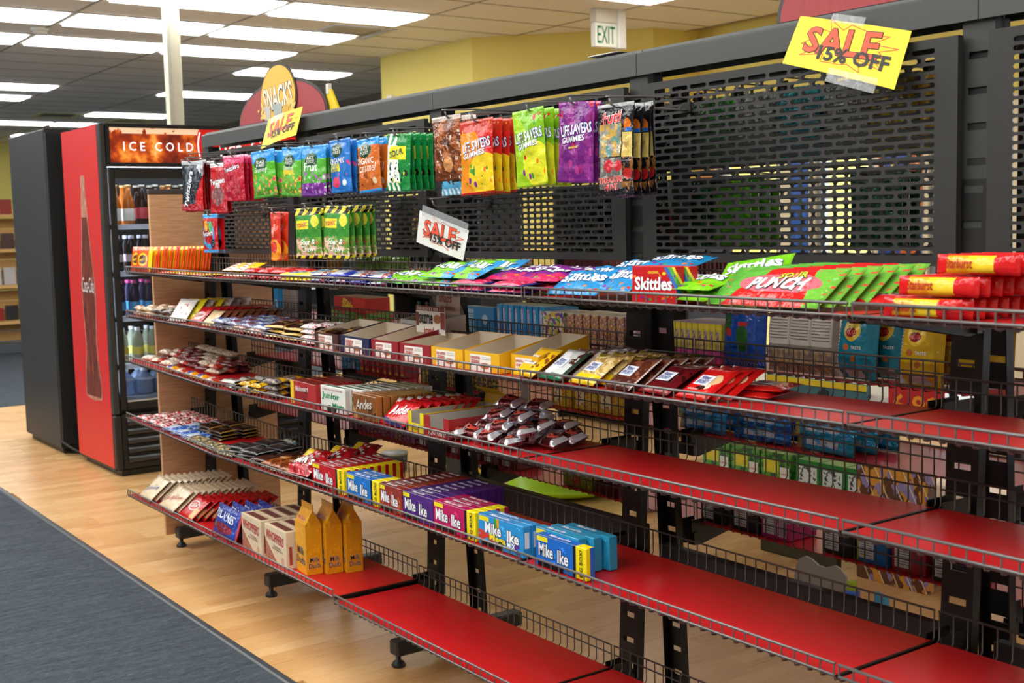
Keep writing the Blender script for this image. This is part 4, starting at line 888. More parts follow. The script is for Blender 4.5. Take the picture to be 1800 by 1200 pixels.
ka = bar(.11, .045, .018, pm('purple_silver', '#7d7a9c', [('r', .1, .1, .5, .9, '#5a4a86'), ('n', 9, .55, ALL, '#b9bcc8'), ('r', .55, .2, .8, .8, '#8c3a48')], .14, .003, .2), seed=49); kb2 = bar(.11, .045, .018, pm('ice_blue', '#8fa4c4', [('n', 7, .5, ALL, '#c9d4e2'), ('r', .3, .2, .7, .8, '#3a58a0')], .14, .003, .2), seed=50)
grid(ka, 1, 4, 4, 2, .90, .115, -.435, .055, 'silver, blue and purple wrapped bar', 'candy bar', SECS, -86, 6, .018, ks=[ka, kb2, ka], jr=9)
k = bar(.12, .045, .022, pm('white_orange', '#e2d6c4', [('n', 5, .55, (.05, 0, .5, 1), '#e0a23a'), ('n', 6, .52, (.5, 0, .95, 1), '#c02a2c')], .16, .003), seed=51); k.t('Pearson', .4, .5, .5, '#8c4a2a', .01)
grid(k, 1, 2, 1, 1, 1.08, .125, -.44, 0, 'white candy bar with orange and red print', 'candy bar', SECS, -80, -3, .02)
k = bar(.12, .05, .022, pm('cream_red_end', '#d8b48c', [('r', .6, 0, 1, 1, '#b0222a'), ('n', 9, .6, ALL, '#c0603a')], .16, .003), seed=52)
grid(k, 1, 1, 2, 1, 1.24, 0, -.34, .06, 'cream candy bar with red end', 'candy bar', SECS, -86, 8, .03, zoff=.03)
k = tab(.13, .085, .016, pm('dark_gold', '#2f1c14', [('r', 0, 0, 1, .10, '#c49a3a'), ('r', .8, 0, .86, 1, '#7c5a24'), ('n', 7, .6, (.1, .2, .7, .9), '#4a2c1c')], .18, .003), seed=53, nz=.003); k.t('Dark', .4, .5, .4, '#b8904a', .008)
grid(k, 1, 3, 2, 3, 1.36, .13, -.43, .10, 'dark brown and gold chocolate pouch', 'chocolate bar', SECS, -84, 6, .015, jr=7)
k = bar(.075, .04, .014, pm('white_redblue', '#e2e0dc', [('n', 6, .56, ALL, '#c03a34'), ('n', 8, .64, ALL, '#3a5a9c')], .18, .002), seed=54)
grid(k, 1, 1, 2, 4, 1.592, 0, -.435, .045, 'white candy packet with red print', 'candy packet', SECS, -80, 8, .015)
CARD = flat('#d6cab6', .7)
def tray(name, w, d, hf, hb, out, label, cat='display box', lab2=None, notch=False, inside=CARD, flap=None):
    """open-topped display carton: printed walls with pale inside faces"""
    t = .0016; m = MB(); i_ = MB()
    k = Kind('display_box', None, lambda u, v, e: ((u-.5)*w, -e, v*hf), w, hf)
    if notch:
        m.box(-w/2, 0, 0, w/2, t, hf*.45); m.box(-w/2, 0, hf*.45, -w*.28, t, hf); m.box(w*.28, 0, hf*.45, w/2, t, hf)
    else: m.box(-w/2, 0, 0, w/2, t, hf)
    m.box(-w/2, d-t, 0, w/2, d, hb)
    for s in (-1, 1): x0, x1 = (-w/2, -w/2+t) if s < 0 else (w/2-t, w/2); m.prism([(t, 0), (d-t, 0), (d-t, hb), (t, hf)], 'x', x0, x1)
    m.box(-w/2+t, t, 0, w/2-t, d-t, t)
    k.me = m.mesh('walls', out, boxuv=(-w/2, 0, 0, w/2, d, hf))
    if notch: i_.box(-w/2+t, t, t, w/2-t, t*1.5, hf*.44)
    else: i_.box(-w/2+t, t, t, w/2-t, t*1.5, hf*.99)
    i_.box(-w/2+t, d-t*1.5, t, w/2-t, d-t, hb*.99)
    for s in (-1, 1): x0, x1 = (-w/2+t, -w/2+t*1.5) if s < 0 else (w/2-t*1.5, w/2-t); i_.prism([(t, t), (d-t, t), (d-t, hb-.001), (t, hf-.001)], 'x', x0, x1)
    i_.box(-w/2+t, t, t, w/2-t, d-t, t*1.4)
    k.part('lining', i_.mesh('lining', inside), 'pale uncoated card inside')
    if flap:   # lid flap: list of (y, z) from the hinge, bent strip
        f = MB(); x0, x1, pts, mm = flap
        for (a, b), (c, e) in zip(pts, pts[1:]):
            q = len(f.v); dy, dz = c-a, e-b; l = math.hypot(dy, dz); ny, nz = -dz/l*.0008, dy/l*.0008
            f.v += [(x, y, z) for x in (x0, x1) for y, z in ((a-ny, b-nz), (c-ny, e-nz), (c+ny, e+nz), (a+ny, b+nz))]
            f.f += [(q, q+1, q+2, q+3), (q+7, q+6, q+5, q+4), (q, q+4, q+5, q+1), (q+3, q+2, q+6, q+7), (q, q+3, q+7, q+4), (q+1, q+5, q+6, q+2)]
        k.part('lid_flap', f.mesh('lid_flap', mm))
    return k
def sesame(x0, x1, col, ty, lab, hb=.074, y=-.432, filled=True, bar_c='#b0643a', d=.15):
    w = x1-x0-.003
    k = tray('display_box', w, d, .046, hb, pm('sesame_'+col.strip('#'), col, [('r', .16, -.1, .76, .86, '#e4e2da'), ('e', .58, .30, .14, .16, bar_c), ('r', .5, .62, .74, .66, '#a8a49c'), ('r', .5, .72, .74, .75, '#a8a49c')], .4), lab)
    k.t('sesame', .32, .69, .28, '#b0342e', .012); k.t('snaps', .32, .45, .24, '#b0342e', .012)
    o = k.put(((x0+x1)/2, y, zs(1, (x0+x1)/2)), lab, 'display box', 'sesame snack display boxes', (0, tilt(1, x0), 0))
    return o
sesame(1.636, 1.783, '#4a2420', 0, 'dark brown sesame snack box, leftmost of the row')
sesame(1.798, 1.964, '#1c2348', 0, 'navy blue sesame snack box')
sesame(1.976, 2.122, '#8c1620', 0, 'maroon sesame snack box below the header card')
sesame(2.128, 2.280, '#8c1620', 0, 'maroon sesame snack box between maroon and yellow ones', .062)
sesame(2.284, 2.431, '#e0ac14', 0, 'yellow sesame snack box next to the maroon one')
sesame(2.437, 2.585, '#e0ac14', 0, 'yellow sesame snack box in the middle of the yellow ones')
sesame(2.592, 2.70, '#e0ac14', 0, 'yellow sesame snack box behind the chocolate squares', .085, -.405)
snb = bar(.10, .03, .012, pm('sesame_bar', '#a87838', [('n', 12, .55, ALL, '#d8b060')], .25, .003), seed=55)
for i, x in enumerate((1.71, 1.88, 2.05, 2.205, 2.357, 2.51)):
    for j in range(4): snb.put((x, -.405+.028*j, zs(1, x)+.010), 'sesame bar inside the %s open box, %s row' % (['dark brown', 'navy blue', 'first maroon', 'second maroon', 'first yellow', 'second yellow'][i], NTH[j]), 'snack bar', 'sesame bars in open boxes', (R(-88), 0, R(3)))
k = Kind('header_card', MB().box(-.083, 0, 0, .083, .0015, .075).mesh('header_card', pm('sezme', '#e6e2da', [], .5), boxuv=(-.083, 0, 0, .083, .0015, .075)), lambda u, v, e: ((u-.5)*.166, -e, v*.075), .166, .075)
k.me.materials[0] = pm('sezme2', '#e6e2da', [('r', 0, .82, 1, 1, '#7c2a22'), ('r', 0, .25, .1, .75, '#7c2a22'), ('r', .85, .2, 1, .8, '#7c2a22'), ('e', .74, .55, .13, .16, '#9a5a2c')], .5)
k.t('delicious-try one !', .45, .905, .8, '#f0e4d8', .008); k.t('sezme', .36, .52, .48, '#15120f', .03, 0, .36); k.t('brand', .45, .12, .34, '#b8362a', .02)
k.put((2.072, -.30, zs(1, 2.07)+.056), 'white sezme brand header card above the maroon snack box', 'card', None, (0, 0, R(-4)))
k = Kind('header_card', MB().box(-.07, 0, 0, .07, .0015, .05).mesh('header_card', pm('cinn', '#ded6ca', [], .5), boxuv=(-.07, 0, 0, .07, .0015, .05)), lambda u, v, e: ((u-.5)*.14, -e, v*.05), .14, .05)
k.t('snaps', .4, .68, .55, '#b0443a', .015); k.t('cinnamon', .5, .3, .6, '#a8544a', .008)
k.put((2.10, -.262, zs(1, 2.1)+.11), 'pale cinnamon snaps card standing above the header card', 'card', None, (R(-4), 0, R(-6)))
k = tray('display_box', .19, .12, .06, .075, pm('payday', '#d9d6d0', [('r', .05, .2, .45, .8, '#1d2450'), ('n', 6, .5, (.05, .2, .45, .8), '#a8703a')], .4), '', flap=(-.09, .09, [(.118, .075), (.10, .12), (.05, .145), (-.03, .15)], flat('#9b9790', .7)))
k.t('PAYDAY', .72, .45, .42, '#b8402c', .03, 3)
k.put((1.92, -.262, zs(1, 1.9)+.022), 'white display box with raised lid behind the sesame boxes', 'display box', None, (0, 0, R(-8)))
def rit(nm, base, layers, seed, word=None):
    q = tab(.100, .100, .011, pm(nm, base, layers, .22, .002), sx=.03, nz=.0015, seed=seed)
    lb = MB().box(-.021, -.0001, -.016, .021, .0004, .016); x, y, z = q.S(.44, .50, .0004)
    me = MB(); me.box(x-.021, y-.0006, z-.015, x+.021, y, z+.015); q.part('brand_label', me.mesh('brand_label', flat('#e9eef6', .4)))
    SS = lambda u, v, e: (x+(u-.5)*.042, y-.0006-e, z+(v-.5)*.03)
    q.t('Ritter\nSPORT', .5, .5, .8, '#1c3c8c', .015, 0, .8, S=SS, W=.042, H=.03); return q
r1 = rit('rit_yellow', '#e8b714', [('n', 5, .52, (.5, .25, .98, .8), '#7c4a20')], 61)
r2 = rit('rit_white', '#c9d0cc', [('n', 4, .5, (.55, .5, 1, 1), '#4a2a1c'), ('r', 0, 0, 1, .16, '#17704a'), ('l', 1, 0, .9, '#2a3a30'), ('e', .3, .5, .25, .4, '#eef1f0')], 62); r2b = rit('rit_dark', '#3a1e16', [('n', 6, .5, ALL, '#5c3020'), ('r', .9, 0, 1, 1, '#b8aea4')], 63)
r3 = rit('rit_cream', '#d8c07e', [('n', 6, .5, (0, .3, 1, 1), '#b08a4a'), ('n', 9, .58, (0, .3, 1, 1), '#e9dcae'), ('r', 0, 0, 1, .28, '#e6c016'), ('r', .05, .84, .4, 1, '#a89420')], 64)
r4 = rit('rit_brown', '#4c241a', [('n', 6, .52, (.35, .3, 1, 1), '#7c4a34'), ('e', .8, .7, .14, .12, '#5a2c1c'), ('r', .05, .86, .4, 1, '#8c7a20'), ('r', .95, 0, 1, 1, '#c9b8b0')], 65)
r5 = rit('rit_maroon', '#5c1016', [('n', 5, .56, (.5, .35, 1, .8), '#2a0c10'), ('r', 0, 0, 1, .12, '#8c1a1e')], 66)
r6 = rit('rit_red', '#cf1d1a', [('e', .74, .55, .16, .16, '#dcb88a'), ('e', .64, .34, .16, .09, '#e4d4bc'), ('e', .55, .28, .14, .07, '#3c1c16'), ('r', .9, 0, 1, 1, '#b81616')], 67); r6.t('MARZIPAN', .4, .2, .34, '#f0dcd2', .01)
RG = 'square chocolate bars'
lean(r1, 1, 1, 2.672, -.435, .0, 56, 'yellow square chocolate bar leaning by the sesame boxes', 'chocolate bar', None, -8)
for i in range(6): (r2 if i == 0 else r2b).put((2.775+.008*i, -.435+.026*i, zs(1, 2.78)+.005), ['white and green square chocolate bar, front of its row'][0] if i == 0 else rowlab('dark square chocolate bar behind the white one', i-1, 5), 'chocolate bar', RG, (R(-56), 0, R(-8)))
lean(r3, 1, 4, 2.888, -.436, .03, 56, 'yellow and cream nut square chocolate bar', 'chocolate bar', RG, -8, .009)
lean(r4, 1, 5, 3.002, -.436, .027, 56, 'brown nut square chocolate bar', 'chocolate bar', RG, -8, .010)
lean(r5, 1, 2, 3.108, -.432, .03, 62, 'maroon square chocolate bar', 'chocolate bar', RG, -8, .006)
lean(r6, 1, 3, 3.218, -.434, .019, 60, 'red square chocolate bar', 'chocolate bar', RG, -8, .012)
for i in range(2): r6.put((3.29+.01*i, -.36+.02*i, zs(1, 3.3)+.007+.011*i), 'red square chocolate bar lying flat beside the others, %s' % ['lower', 'upper'][i], 'chocolate bar', RG, (R(-89), 0, R(12+6*i)))
# ---------------------------------------------------------------- level 2 (third shelf)
b1 = bar(.09, .036, .02, pm('cream_bar', '#cfc4ac', [('n', 7, .56, ALL, '#8c5a4a'), ('r', .3, .2, .7, .8, '#e2dccb')], .16, .003), seed=71); b2 = bar(.09, .036, .02, pm('plum_bar', '#4c1c22', [('n', 7, .54, ALL, '#8c2a2c'), ('r', .3, .25, .6, .75, '#b9b0a8')], .16, .003), seed=72); b3 = bar(.09, .036, .02, pm('red_cream_bar', '#a8321e', [('r', .25, 0, .6, 1, '#d9c8b0'), ('n', 7, .6, ALL, '#6a2a4a')], .16, .003), seed=73); b4 = bar(.09, .038, .02, pm('orange_blue_bar', '#d08a1c', [('r', .25, .1, .7, .9, '#3a4a8c'), ('n', 7, .6, (.25, .1, .7, .9), '#b8b8c8')], .16, .003), seed=74)
grid(b1, 2, 3, 1, 1, .10, .10, -.41, 0, 'cream wrapped candy bar in the front row', 'candy bar', THIR, -82, 18, .02, ks=[b1, b3])
grid(b1, 2, 6, 3, 2, .12, .10, -.35, .05, 'mixed wrapped candy bar in the heap', 'candy bar', THIR, -86, 12, .02, ks=[b2, b1, b3, b2], jr=12)
grid(b1, 2, 4, 1, 1, .26, .085, -.25, 0, 'cream wrapped bar on top of the heap', 'candy bar', THIR, -84, 6, .02, zoff=.055)
grid(b4, 2, 5, 1, 1, .46, .095, -.455, 0, 'orange and blue wrapped bar at the lip', 'candy bar', THIR, -80, 0, .02, ks=[b4, b3, b4])
k = bar(.15, .04, .014, pm('white_black', '#c9c7c0', [('r', 0, 0, .16, 1, '#15130f'), ('r', .84, 0, 1, 1, '#15130f'), ('s', (1, .1), 9, .35, (.2, .3, .8, .7), '#4a4640')], .2, .003), seed=75); k.t('Charleston', .5, .5, .55, '#2a2622', .02)
grid(k, 2, 2, 3, 2, .98, .14, -.44, .055, 'white chew bar with black ends', 'candy bar', THIR, -86, -8, .014, jr=8)
k2 = bar(.15, .042, .016, pm('black_bar', '#191412', [('r', .3, .3, .7, .7, '#3a302a')], .16, .003), seed=76); k2.t('Chew', .5, .5, .3, '#8a8078', .01)
grid(k2, 2, 2, 2, 2, 1.22, .14, -.32, .055, 'black wrapped chew bar behind the brown packs', 'candy bar', THIR, -86, -6, .016, jr=8)
k = bar(.075, .045, .018, pm('butter_yellow', '#d8a81c', [('r', .25, .2, .75, .8, '#2a2a4a'), ('n', 8, .58, ALL, '#6a4a18')], .16, .003), seed=77); k.t('Butter', .5, .5, .4, '#e8c23a', .015)
grid(k, 2, 2, 1, 2, 1.13, .085, -.45, 0, 'small yellow peanut butter pack', 'candy bar', THIR, -76, 0, .018)
k = bar(.10, .05, .02, pm('brown_grey', '#5c5048', [('n', 7, .55, ALL, '#8c8078'), ('r', .6, .5, 1, 1, '#c8981c')], .18, .003), seed=78)
grid(k, 2, 1, 2, 3, 1.33, 0, -.45, .06, 'grey brown and yellow candy pack', 'candy bar', THIR, -80, 2, .02)
k = carton('candy_box', .19, .072, .045, pm('malt_red', '#a82a28', [('r', 0, -9, .14, 9, '#e0c21e'), ('e', .45, .45, .26, .3, '#8c1a1c'), ('e', .62, .62, .05, .08, '#3a2a26'), ('r', -9, 1, 9, 9, '#7c2a20')], .3)); k.t('Maltesers', .47, .72, .5, '#e4d8d0', .012, 4)
for i in range(3): k.put((1.575+.006*i, -.448+.052*i, zs(2, 1.57)), rowlab('red malt ball box with a yellow strip', i, 3), 'candy box', 'red malt ball boxes', (0, 0, R(-3)))
k = carton('candy_box', .15, .073, .023, pm('mints', '#d9d8d2', [('e', .36, .12, .11, .14, '#1c1614'), ('e', .55, .12, .1, .13, '#1c1614'), ('r', 1.02, .1, 1.1, .9, '#b9b6b0'), ('r', .1, 1.08, .9, 1.22, '#3d7a58')], .3))
k.t('Junior', .42, .60, .72, '#128a4a', .02, 0, .32); k.t('Mints', .72, .27, .46, '#128a4a', .02, 0, .22); k.t('Creamy mints in pure chocolate', .5, .87, .8, '#a83a34', .006)
k.t('Junior', .5, .5, .7, '#2d7a50', .02, 0, .4, S=k.top, W=.15, H=.023)
for i in range(9): k.put((1.772+(.05 if i else 0)+.008*i, -.450+.0246*i, zs(2, 1.9)+.001), rowlab('white mint chocolate box with green letters', i, 9), 'candy box', 'white mint boxes', (0, 0, 0))
k = carton('candy_box', .135, .068, .02, pm('andes_brown', '#7c4a1c', [('n', 3, .5, (.5, .1, 1, .6), '#4c2a12'), ('l', -1, -.6, -.3, '#b98a4a'), ('r', -9, 1, 9, 9, '#8c5a2a'), ('r', 1, -9, 3, 9, '#9a6428')], .25)); k.t('Andes', .48, .62, .7, '#d9cfc2', .012, 6, .4, shear=.25, out='#3a2210')
for i in range(8): k.put((1.958+.004*i, -.450+.0225*i, zs(2, 1.96)+.0012), rowlab('brown and gold mint thins box', i, 8), 'candy box', 'brown mint thins boxes', (0, 0, R(-1)))
k = tab(.145, .085, .011, pm('andes_red', '#c01a20', [('l', -.2, -1, -.24, '#26307c'), ('l', -.2, -1, -.10, '#c01a20'), ('r', .02, .82, .24, 1, '#d9d6d2'), ('n', 7, .6, (0, .3, 1, .9), '#d8383a')], .18, .002), seed=79, nz=.003); k.t('Andes', .52, .55, .66, '#eeeef2', .02, 8, .36, shear=.25)
lean(k, 2, 7, 2.105, -.452, .027, 45, 'red mint thins bag leaning in a file', 'candy bag', 'red mint thins bags', -4, .006)
tyel = pm('tray_yellow', '#dcc81a', [('n', 9, .6, (0, 0, 1, .5), '#b8a816')], .4); tred = pm('tray_red', '#9c1a1e', (), .4)
k = tray('display_box', .075, .24, .052, .052, tyel, '', notch=True, inside=flat('#b5b0a6', .7), flap=(-.037, .06, [(.24, .052), (.245, .075), (.215, .095)], flat('#d0a814', .5))); k.t('CHEW', .5, .2, .5, '#8c7a10', .01)
k.put((2.232, -.452, zs(2, 2.23)), 'empty yellow notched display tray with lid flap', 'display box', 'empty display trays')
k = tray('display_box', .115, .24, .050, .050, tred, '', notch=True, inside=flat('#b5b0a6', .7), flap=(.02, .057, [(.24, .05), (.25, .09), (.235, .135)], flat('#a9a59c', .7))); k.t('SQUIRREL', .5, .2, .7, '#e8d8d0', .015)
k.put((2.332, -.452, zs(2, 2.33)), 'empty red notched display tray with white inside', 'display box', 'empty display trays')
k = pillow('candy_bar', .072, .05, .02, pm('chunky', '#5a1c1e', [('r', 0, -1, .23, 2, '#dfe2e8'), ('r', .77, -1, 1, 2, '#dfe2e8'), ('r', 5, -9, 9, 9, '#d8dbe2'), ('n', 10, .58, (5, -9, 9, 9), '#4a5a9a')], .18, .004, .55), sx=.13, sz=0, p=7, nz=.003, nx=12, ny=7, seed=80)
k.t('Chunky', .5, .5, .5, '#d8322c', .03, 4, .42, out='#e8c8a8', ow=.02)
random.seed(5)
heap = [(2.435+.074*a+(.02 if b % 2 else 0), -.435+.058*b, 0) for a in range(3) for b in range(4)]+[(2.455+.076*a, -.41+.06*b, 1) for a in range(3) for b in range(3)]+[(2.48+.078*a, -.385+.062*b, 2) for a in range(2) for b in range(2)]+[(2.545, -.32, 3), (2.40, -.455, 0), (2.655, -.37, 0), (2.66, -.30, 0), (2.465, -.345, 3)]
for x, y, lay in heap:
    x += random.uniform(-.008, .008); y += random.uniform(-.006, .006)
    k.put((x, y, zs(2, x)+.013+.0225*lay), 'small maroon and silver chocolate in the loose pile', 'candy bar', 'loose pile of small maroon chocolates', (R(-90+random.uniform(2, 24)), R(random.uniform(-9, 9)), R(random.uniform(-24, 30))))
# ---------------------------------------------------------------- level 3 (fourth shelf)
t1 = tab(.105, .075, .011, pm('red_white_tab', '#b8282c', [('n', 5, .5, ALL, '#d9d4d0')], .2, .002), seed=81); t2 = tab(.105, .075, .011, pm('blue_tab', '#2a5ab0', [('n', 6, .55, ALL, '#8ab0dc'), ('r', .1, .2, .5, .8, '#c9d8e8')], .2, .002), seed=82)
grid(t1, 3, 3, 3, 1, .10, .10, -.455, .08, 'red and white chocolate tablet', 'chocolate bar', FOUR, -88, 10, .012)
grid(t2, 3, 3, 3, 1, .42, .10, -.455, .075, 'blue chocolate tablet', 'chocolate bar', FOUR, -86, 12, .012)
t3 = tab(.105, .072, .012, pm('dark_gold_tab', '#2c1a14', [('r', 0, -1, .07, 2, '#b08a3a'), ('r', .93, -1, 1, 2, '#b08a3a'), ('r', 5, -9, 9, 9, '#a8843a')], .2, .002), seed=83); t3.t('Dark', .5, .5, .5, '#8c6a3a', .006)
grid(t3, 3, 2, 2, 3, .56, .115, -.375, .085, 'dark brown tablet with gold ends', 'chocolate bar', FOUR, -88, 8, .012)
t4 = tab(.105, .072, .011, pm('gold_teal_tab', '#a88a58', [('n', 6, .5, ALL, '#3a5a5a'), ('n', 8, .6, ALL, '#d9cca8')], .2, .002), seed=84)
grid(t4, 3, 4, 1, 1, .66, .108, -.465, 0, 'gold and teal chocolate tablet at the lip', 'chocolate bar', FOUR, -86, 6, .012)
t5 = bar(.10, .026, .02, pm('white_teal', '#cfd0c4', [('r', 0, 0, .12, 1, '#2a9ab0'), ('r', .88, 0, 1, 1, '#2a9ab0'), ('r', .3, .2, .7, .8, '#e4e4da')], .2, .002), seed=85)
grid(t5, 3, 1, 7, 1, .93, .1, -.37, .027, 'white coconut bar with teal ends', 'candy bar', FOUR, -80, 0, .012, jr=2)
t6 = tab(.115, .078, .012, pm('charcoal_tab', '#2c2b2c', [('r', 0, -1, .05, 2, '#8a8c90'), ('r', .95, -1, 1, 2, '#8a8c90'), ('r', 5, -9, 9, 9, '#8a8c90'), ('n', 6, .58, (.1, .1, .9, .9), '#1a1a1c')], .2, .002), seed=86); t6.t('Intense', .5, .5, .5, '#8a8680', .006)
grid(t6, 3, 2, 2, 3, 1.02, .12, -.445, .095, 'charcoal tablet with silver ends', 'chocolate bar', FOUR, -88, 10, .0125)
t7 = tab(.11, .075, .012, pm('brown_tab', '#3a2018', [('r', 0, -1, .05, 2, '#9a7a3a'), ('n', 6, .56, ALL, '#52301f')], .2, .002), seed=87)
grid(t7, 3, 1, 3, 2, 1.235, .12, -.455, .085, 'plain brown chocolate tablet', 'chocolate bar', FOUR, -88, 8, .0125)
t8 = tab(.062, .11, .012, pm('caramel_tab', '#9a5220', [('n', 4, .5, ALL, '#5c2c14'), ('r', 0, 0, .06, 1, '#e0c8a8'), ('r', .15, .5, .85, .75, '#c8803a')], .18, .002), seed=88); t8.t('Caramel', .5, .62, .7, '#f0dcb8', .008)
grid(t8, 3, 4, 2, 2, 1.31, .066, -.46, .115, 'caramel brown bar with pale edge', 'candy bar', FOUR, -86, 6, .0125)
k = pillow('candy_bag', .12, .115, .04, pm('mm_red', '#b01a22', [('n', 4, .52, ALL, '#8c1218'), ('e', .3, .75, .25, .16, '#e0c21e'), ('v', 6, .3, (.05, .5, .9, .95), ['#c81f2c', '#3a8a3a', '#e0b81e', '#5a2a1a']), ('n', 9, .62, ALL, '#d9c8c4')], .12, .004), sx=.03, sz=.05, nz=.008, seed=89); k.t("M&M's", .45, .42, .85, '#e9e4e0', .03, 6, .3, out='#3a1a14')
grid(k, 3, 1, 3, 1, 1.545, 0, -.462, .085, 'red coated chocolate bag', 'candy bag', FOUR, -58, 8, .02, zoff=.02)
k.put((1.46, -.455, zs(3, 1.46)+.012), 'red coated chocolate bag slumped at the left', 'candy bag', None, (R(-75), 0, R(-12)))
PW = '#f2f4f8'
def mike(nm, base, dark, word='MikeandIke', bonus=True, w=.178, h=.071, d=.0235, extra=(), top=None):
    e = .80 if bonus else 1.0
    ls = list(extra)+[('n', 6, .64, (0, .1, e, .9), tuple(min(1, x*1.7+.03) for x in C(base)[:3])), ('r', .02, .8, .24, .95, '#e8d820'), ('r', .04, 0, .55, .16, '#12100f'), ('r', e*.93, 0, e, 1, '#15120f' if bonus else base), ('r', -9, 1, 9, 9, base), ('r', -9, 1.0, .8, 1.06, dark)]
    if bonus: ls += [('r', e, -9, 1, 9, '#f0da14'), ('r', 1, -9, 1.06, 9, '#f0da14'), ('r', .8, 1, 1, 9, '#f0da14'), ('r', e, 1.0, 1, 9, '#f0da14')]
    q = carton('candy_box', w, h, d, pm(nm, base, ls, .25))
    if word == 'MikeandIke':
        q.t('Mike', .21*e/.8, .54, .29*e/.8, PW, .022, -1, .42, out='#1b1a26', ow=.03); q.t('and', .395*e/.8, .46, .05, '#3ab0c8', .01, 90); q.t('Ike', .55*e/.8, .48, .21*e/.8, PW, .022, -1, .42, out='#1b1a26', ow=.03)
    q.t('Mike and Ike', .42, .5, .42, PW, .02, 0, .5, S=q.top, W=w, H=d, name='top_lettering')
    if bonus: q.t('BIG BOX!', .9, .5, .33, '#15130c', .02, 90)
    return q
MG = 'theatre candy boxes on the fourth shelf'
def boxes(k, n, x, desc, y=-.458, dx=.0, p=None):
    for i in range(n): k.put((x+dx*i, y+(p or k.d+.0012)*i, zs(3, x)+.0008), rowlab(desc, i, n), 'candy box', MG, (0, tilt(3, x), 0))
boxes(mike('mike_red', '#b8141c', '#7c0c12', w=.20), 8, 1.738, 'red fruit candy box with yellow bonus strip')
boxes(mike('mike_blue', '#1d6fc0', '#134a86', w=.185), 3, 1.946, 'mid blue fruit candy box with yellow bonus strip')
boxes(mike('mike_brown', '#8c2f24', '#2c1512', bonus=False, w=.118, extra=[('n', 4, .55, (0, 0, 1, .7), '#c05a3a')]), 9, 2.101, 'brown red fruit candy box with dark top')
boxes(mike('mike_purple', '#4c2478', '#321450', bonus=False, w=.148), 9, 2.238, 'purple fruit candy box')
boxes(mike('mike_pink', '#b8165a', '#7c0c3a', w=.19), 4, 2.41, 'magenta fruit candy box with yellow bonus strip')
q = mike('mike_mega', '#2a8fd0', '#1a5a9a', 'x', False, .182, .074, extra=[('n', 3, .5, (0, 0, .45, .5), '#c83a2c'), ('n', 4, .55, (.6, 0, 1, .4), '#5a2a8c'), ('r', .36, .68, .42, 1, '#3a9a3a'), ('r', .42, .68, .47, 1, '#d8a01c'), ('r', 1.02, .3, 1.09, .8, '#d9dde2')])
q.t('Mike', .34, .62, .36, PW, .03, -1, .36, out='#1b1a26'); q.t('Ike', .78, .55, .26, PW, .03, -1, .36, out='#1b1a26'); q.t('Mega', .44, .32, .36, '#f0dc2a', .03, -2, .28, out='#2a3a1c'); q.t('MIX', .74, .27, .18, PW, .03, -2, .18)
boxes(q, 2, 2.608, 'sky blue mega mix candy box')
q = mike('mike_light', '#2a9ac4', '#1c6a94', 'x', False, .155, .075, extra=[('e', .16, .8, .07, .06, '#3a2420'), ('r', .06, .3, .2, .42, '#e8ecf0'), ('n', 5, .6, (0, 0, 1, .4), '#9ad0e4')]); q.t('Mike', .22, .55, .34, PW, .03, 0, .34); q.t('Soda', .24, .24, .3, '#d04a6a', .02, 0, .24)
boxes(q, 3, 2.788, 'light teal blue candy box', -.432, .016, .030)
boxes(mike('mike_big', '#1a66c4', '#10407c', w=.178), 1, 2.838, 'deep blue candy box with yellow bonus strip, frontmost by the empty shelf', -.4605)
# ---------------------------------------------------------------- level 4 (bottom shelf)
s1 = tab(.16, .115, .0085, pm('symph_blue', '#d8c7a8', [('n', 9, .62, ALL, '#c4b08c')], .16, .002), seed=91, nz=.002); s1.t('Symphony', .5, .45, .8, '#2a3c8c', .0, 12, shear=.4)
s2 = tab(.18, .115, .0085, pm('symph_red', '#d9c3a2', [('n', 9, .62, ALL, '#c4a882')], .16, .002), seed=92, nz=.002); s2.t('Symphony', .5, .45, .8, '#b8322c', .0, 12, shear=.4)
def lean5(k, n, x, dy, deg, desc, dx=0, rz=0, y=-.468, grp=BOTT): lean(k, 4, n, x, y, dy, deg, desc, 'chocolate bar', grp, rz, dx)
lean5(s1, 11, .15, .023, 50, 'cream chocolate bar with blue script', .006, -4)
lean5(s2, 11, .385, .023, 50, 'cream chocolate bar with red script', .007, -4)
k = tab(.15, .11, .0085, pm('kitkat_red', '#b81418', [('e', .45, .55, .34, .2, '#d9d2cc'), ('e', .45, .55, .3, .16, '#b81418'), ('r', .72, .1, .95, .5, '#cfa46a')], .2, .002), seed=93); k.t('KitKat', .45, .55, .48, '#eee6e0', .02, 10)
lean5(k, 10, .575, .024, 52, 'red chocolate wafer bar', .012, -4)
k = pillow('candy_bag', .235, .105, .03, pm('redvines', '#1f3890', [('e', .5, .3, .36, .16, '#7c1c2a'), ('r', .04, .25, .22, .42, '#3a7a3a'), ('l', 1, 0, .94, '#b8303a'), ('r', 5, -9, 9, 9, '#a8242c'), ('n', 8, .64, ALL, '#4a62b8')], .15, .004), sx=.05, sz=.03, nz=.006, seed=94); k.t('RED VINES', .5, .70, .74, '#dfe4ee', .006, -2, .28)
lean(k, 4, 4, .945, -.465, .042, 18, 'blue and red liquorice bag leaning back', 'candy bag', 'blue liquorice bags', -3, .018)
k = carton('candy_box', .168, .118, .045, pm('whoppers', '#d8c4a4', [('l', -1, -1, -.62, '#a8705a'), ('d', 12, .3, (0, 0, .65, .55), '#7c3a2c'), ('l', 1, 1, .6, '#d8c4a4'), ('e', .82, .16, .07, .1, '#c49c84'), ('r', -9, 1, 9, 9, '#cdb898'), ('r', .1, 1.08, .9, 1.3, '#6a3c34'), ('r', 1.06, .1, 1.12, .6, '#9a3c34')], .4))
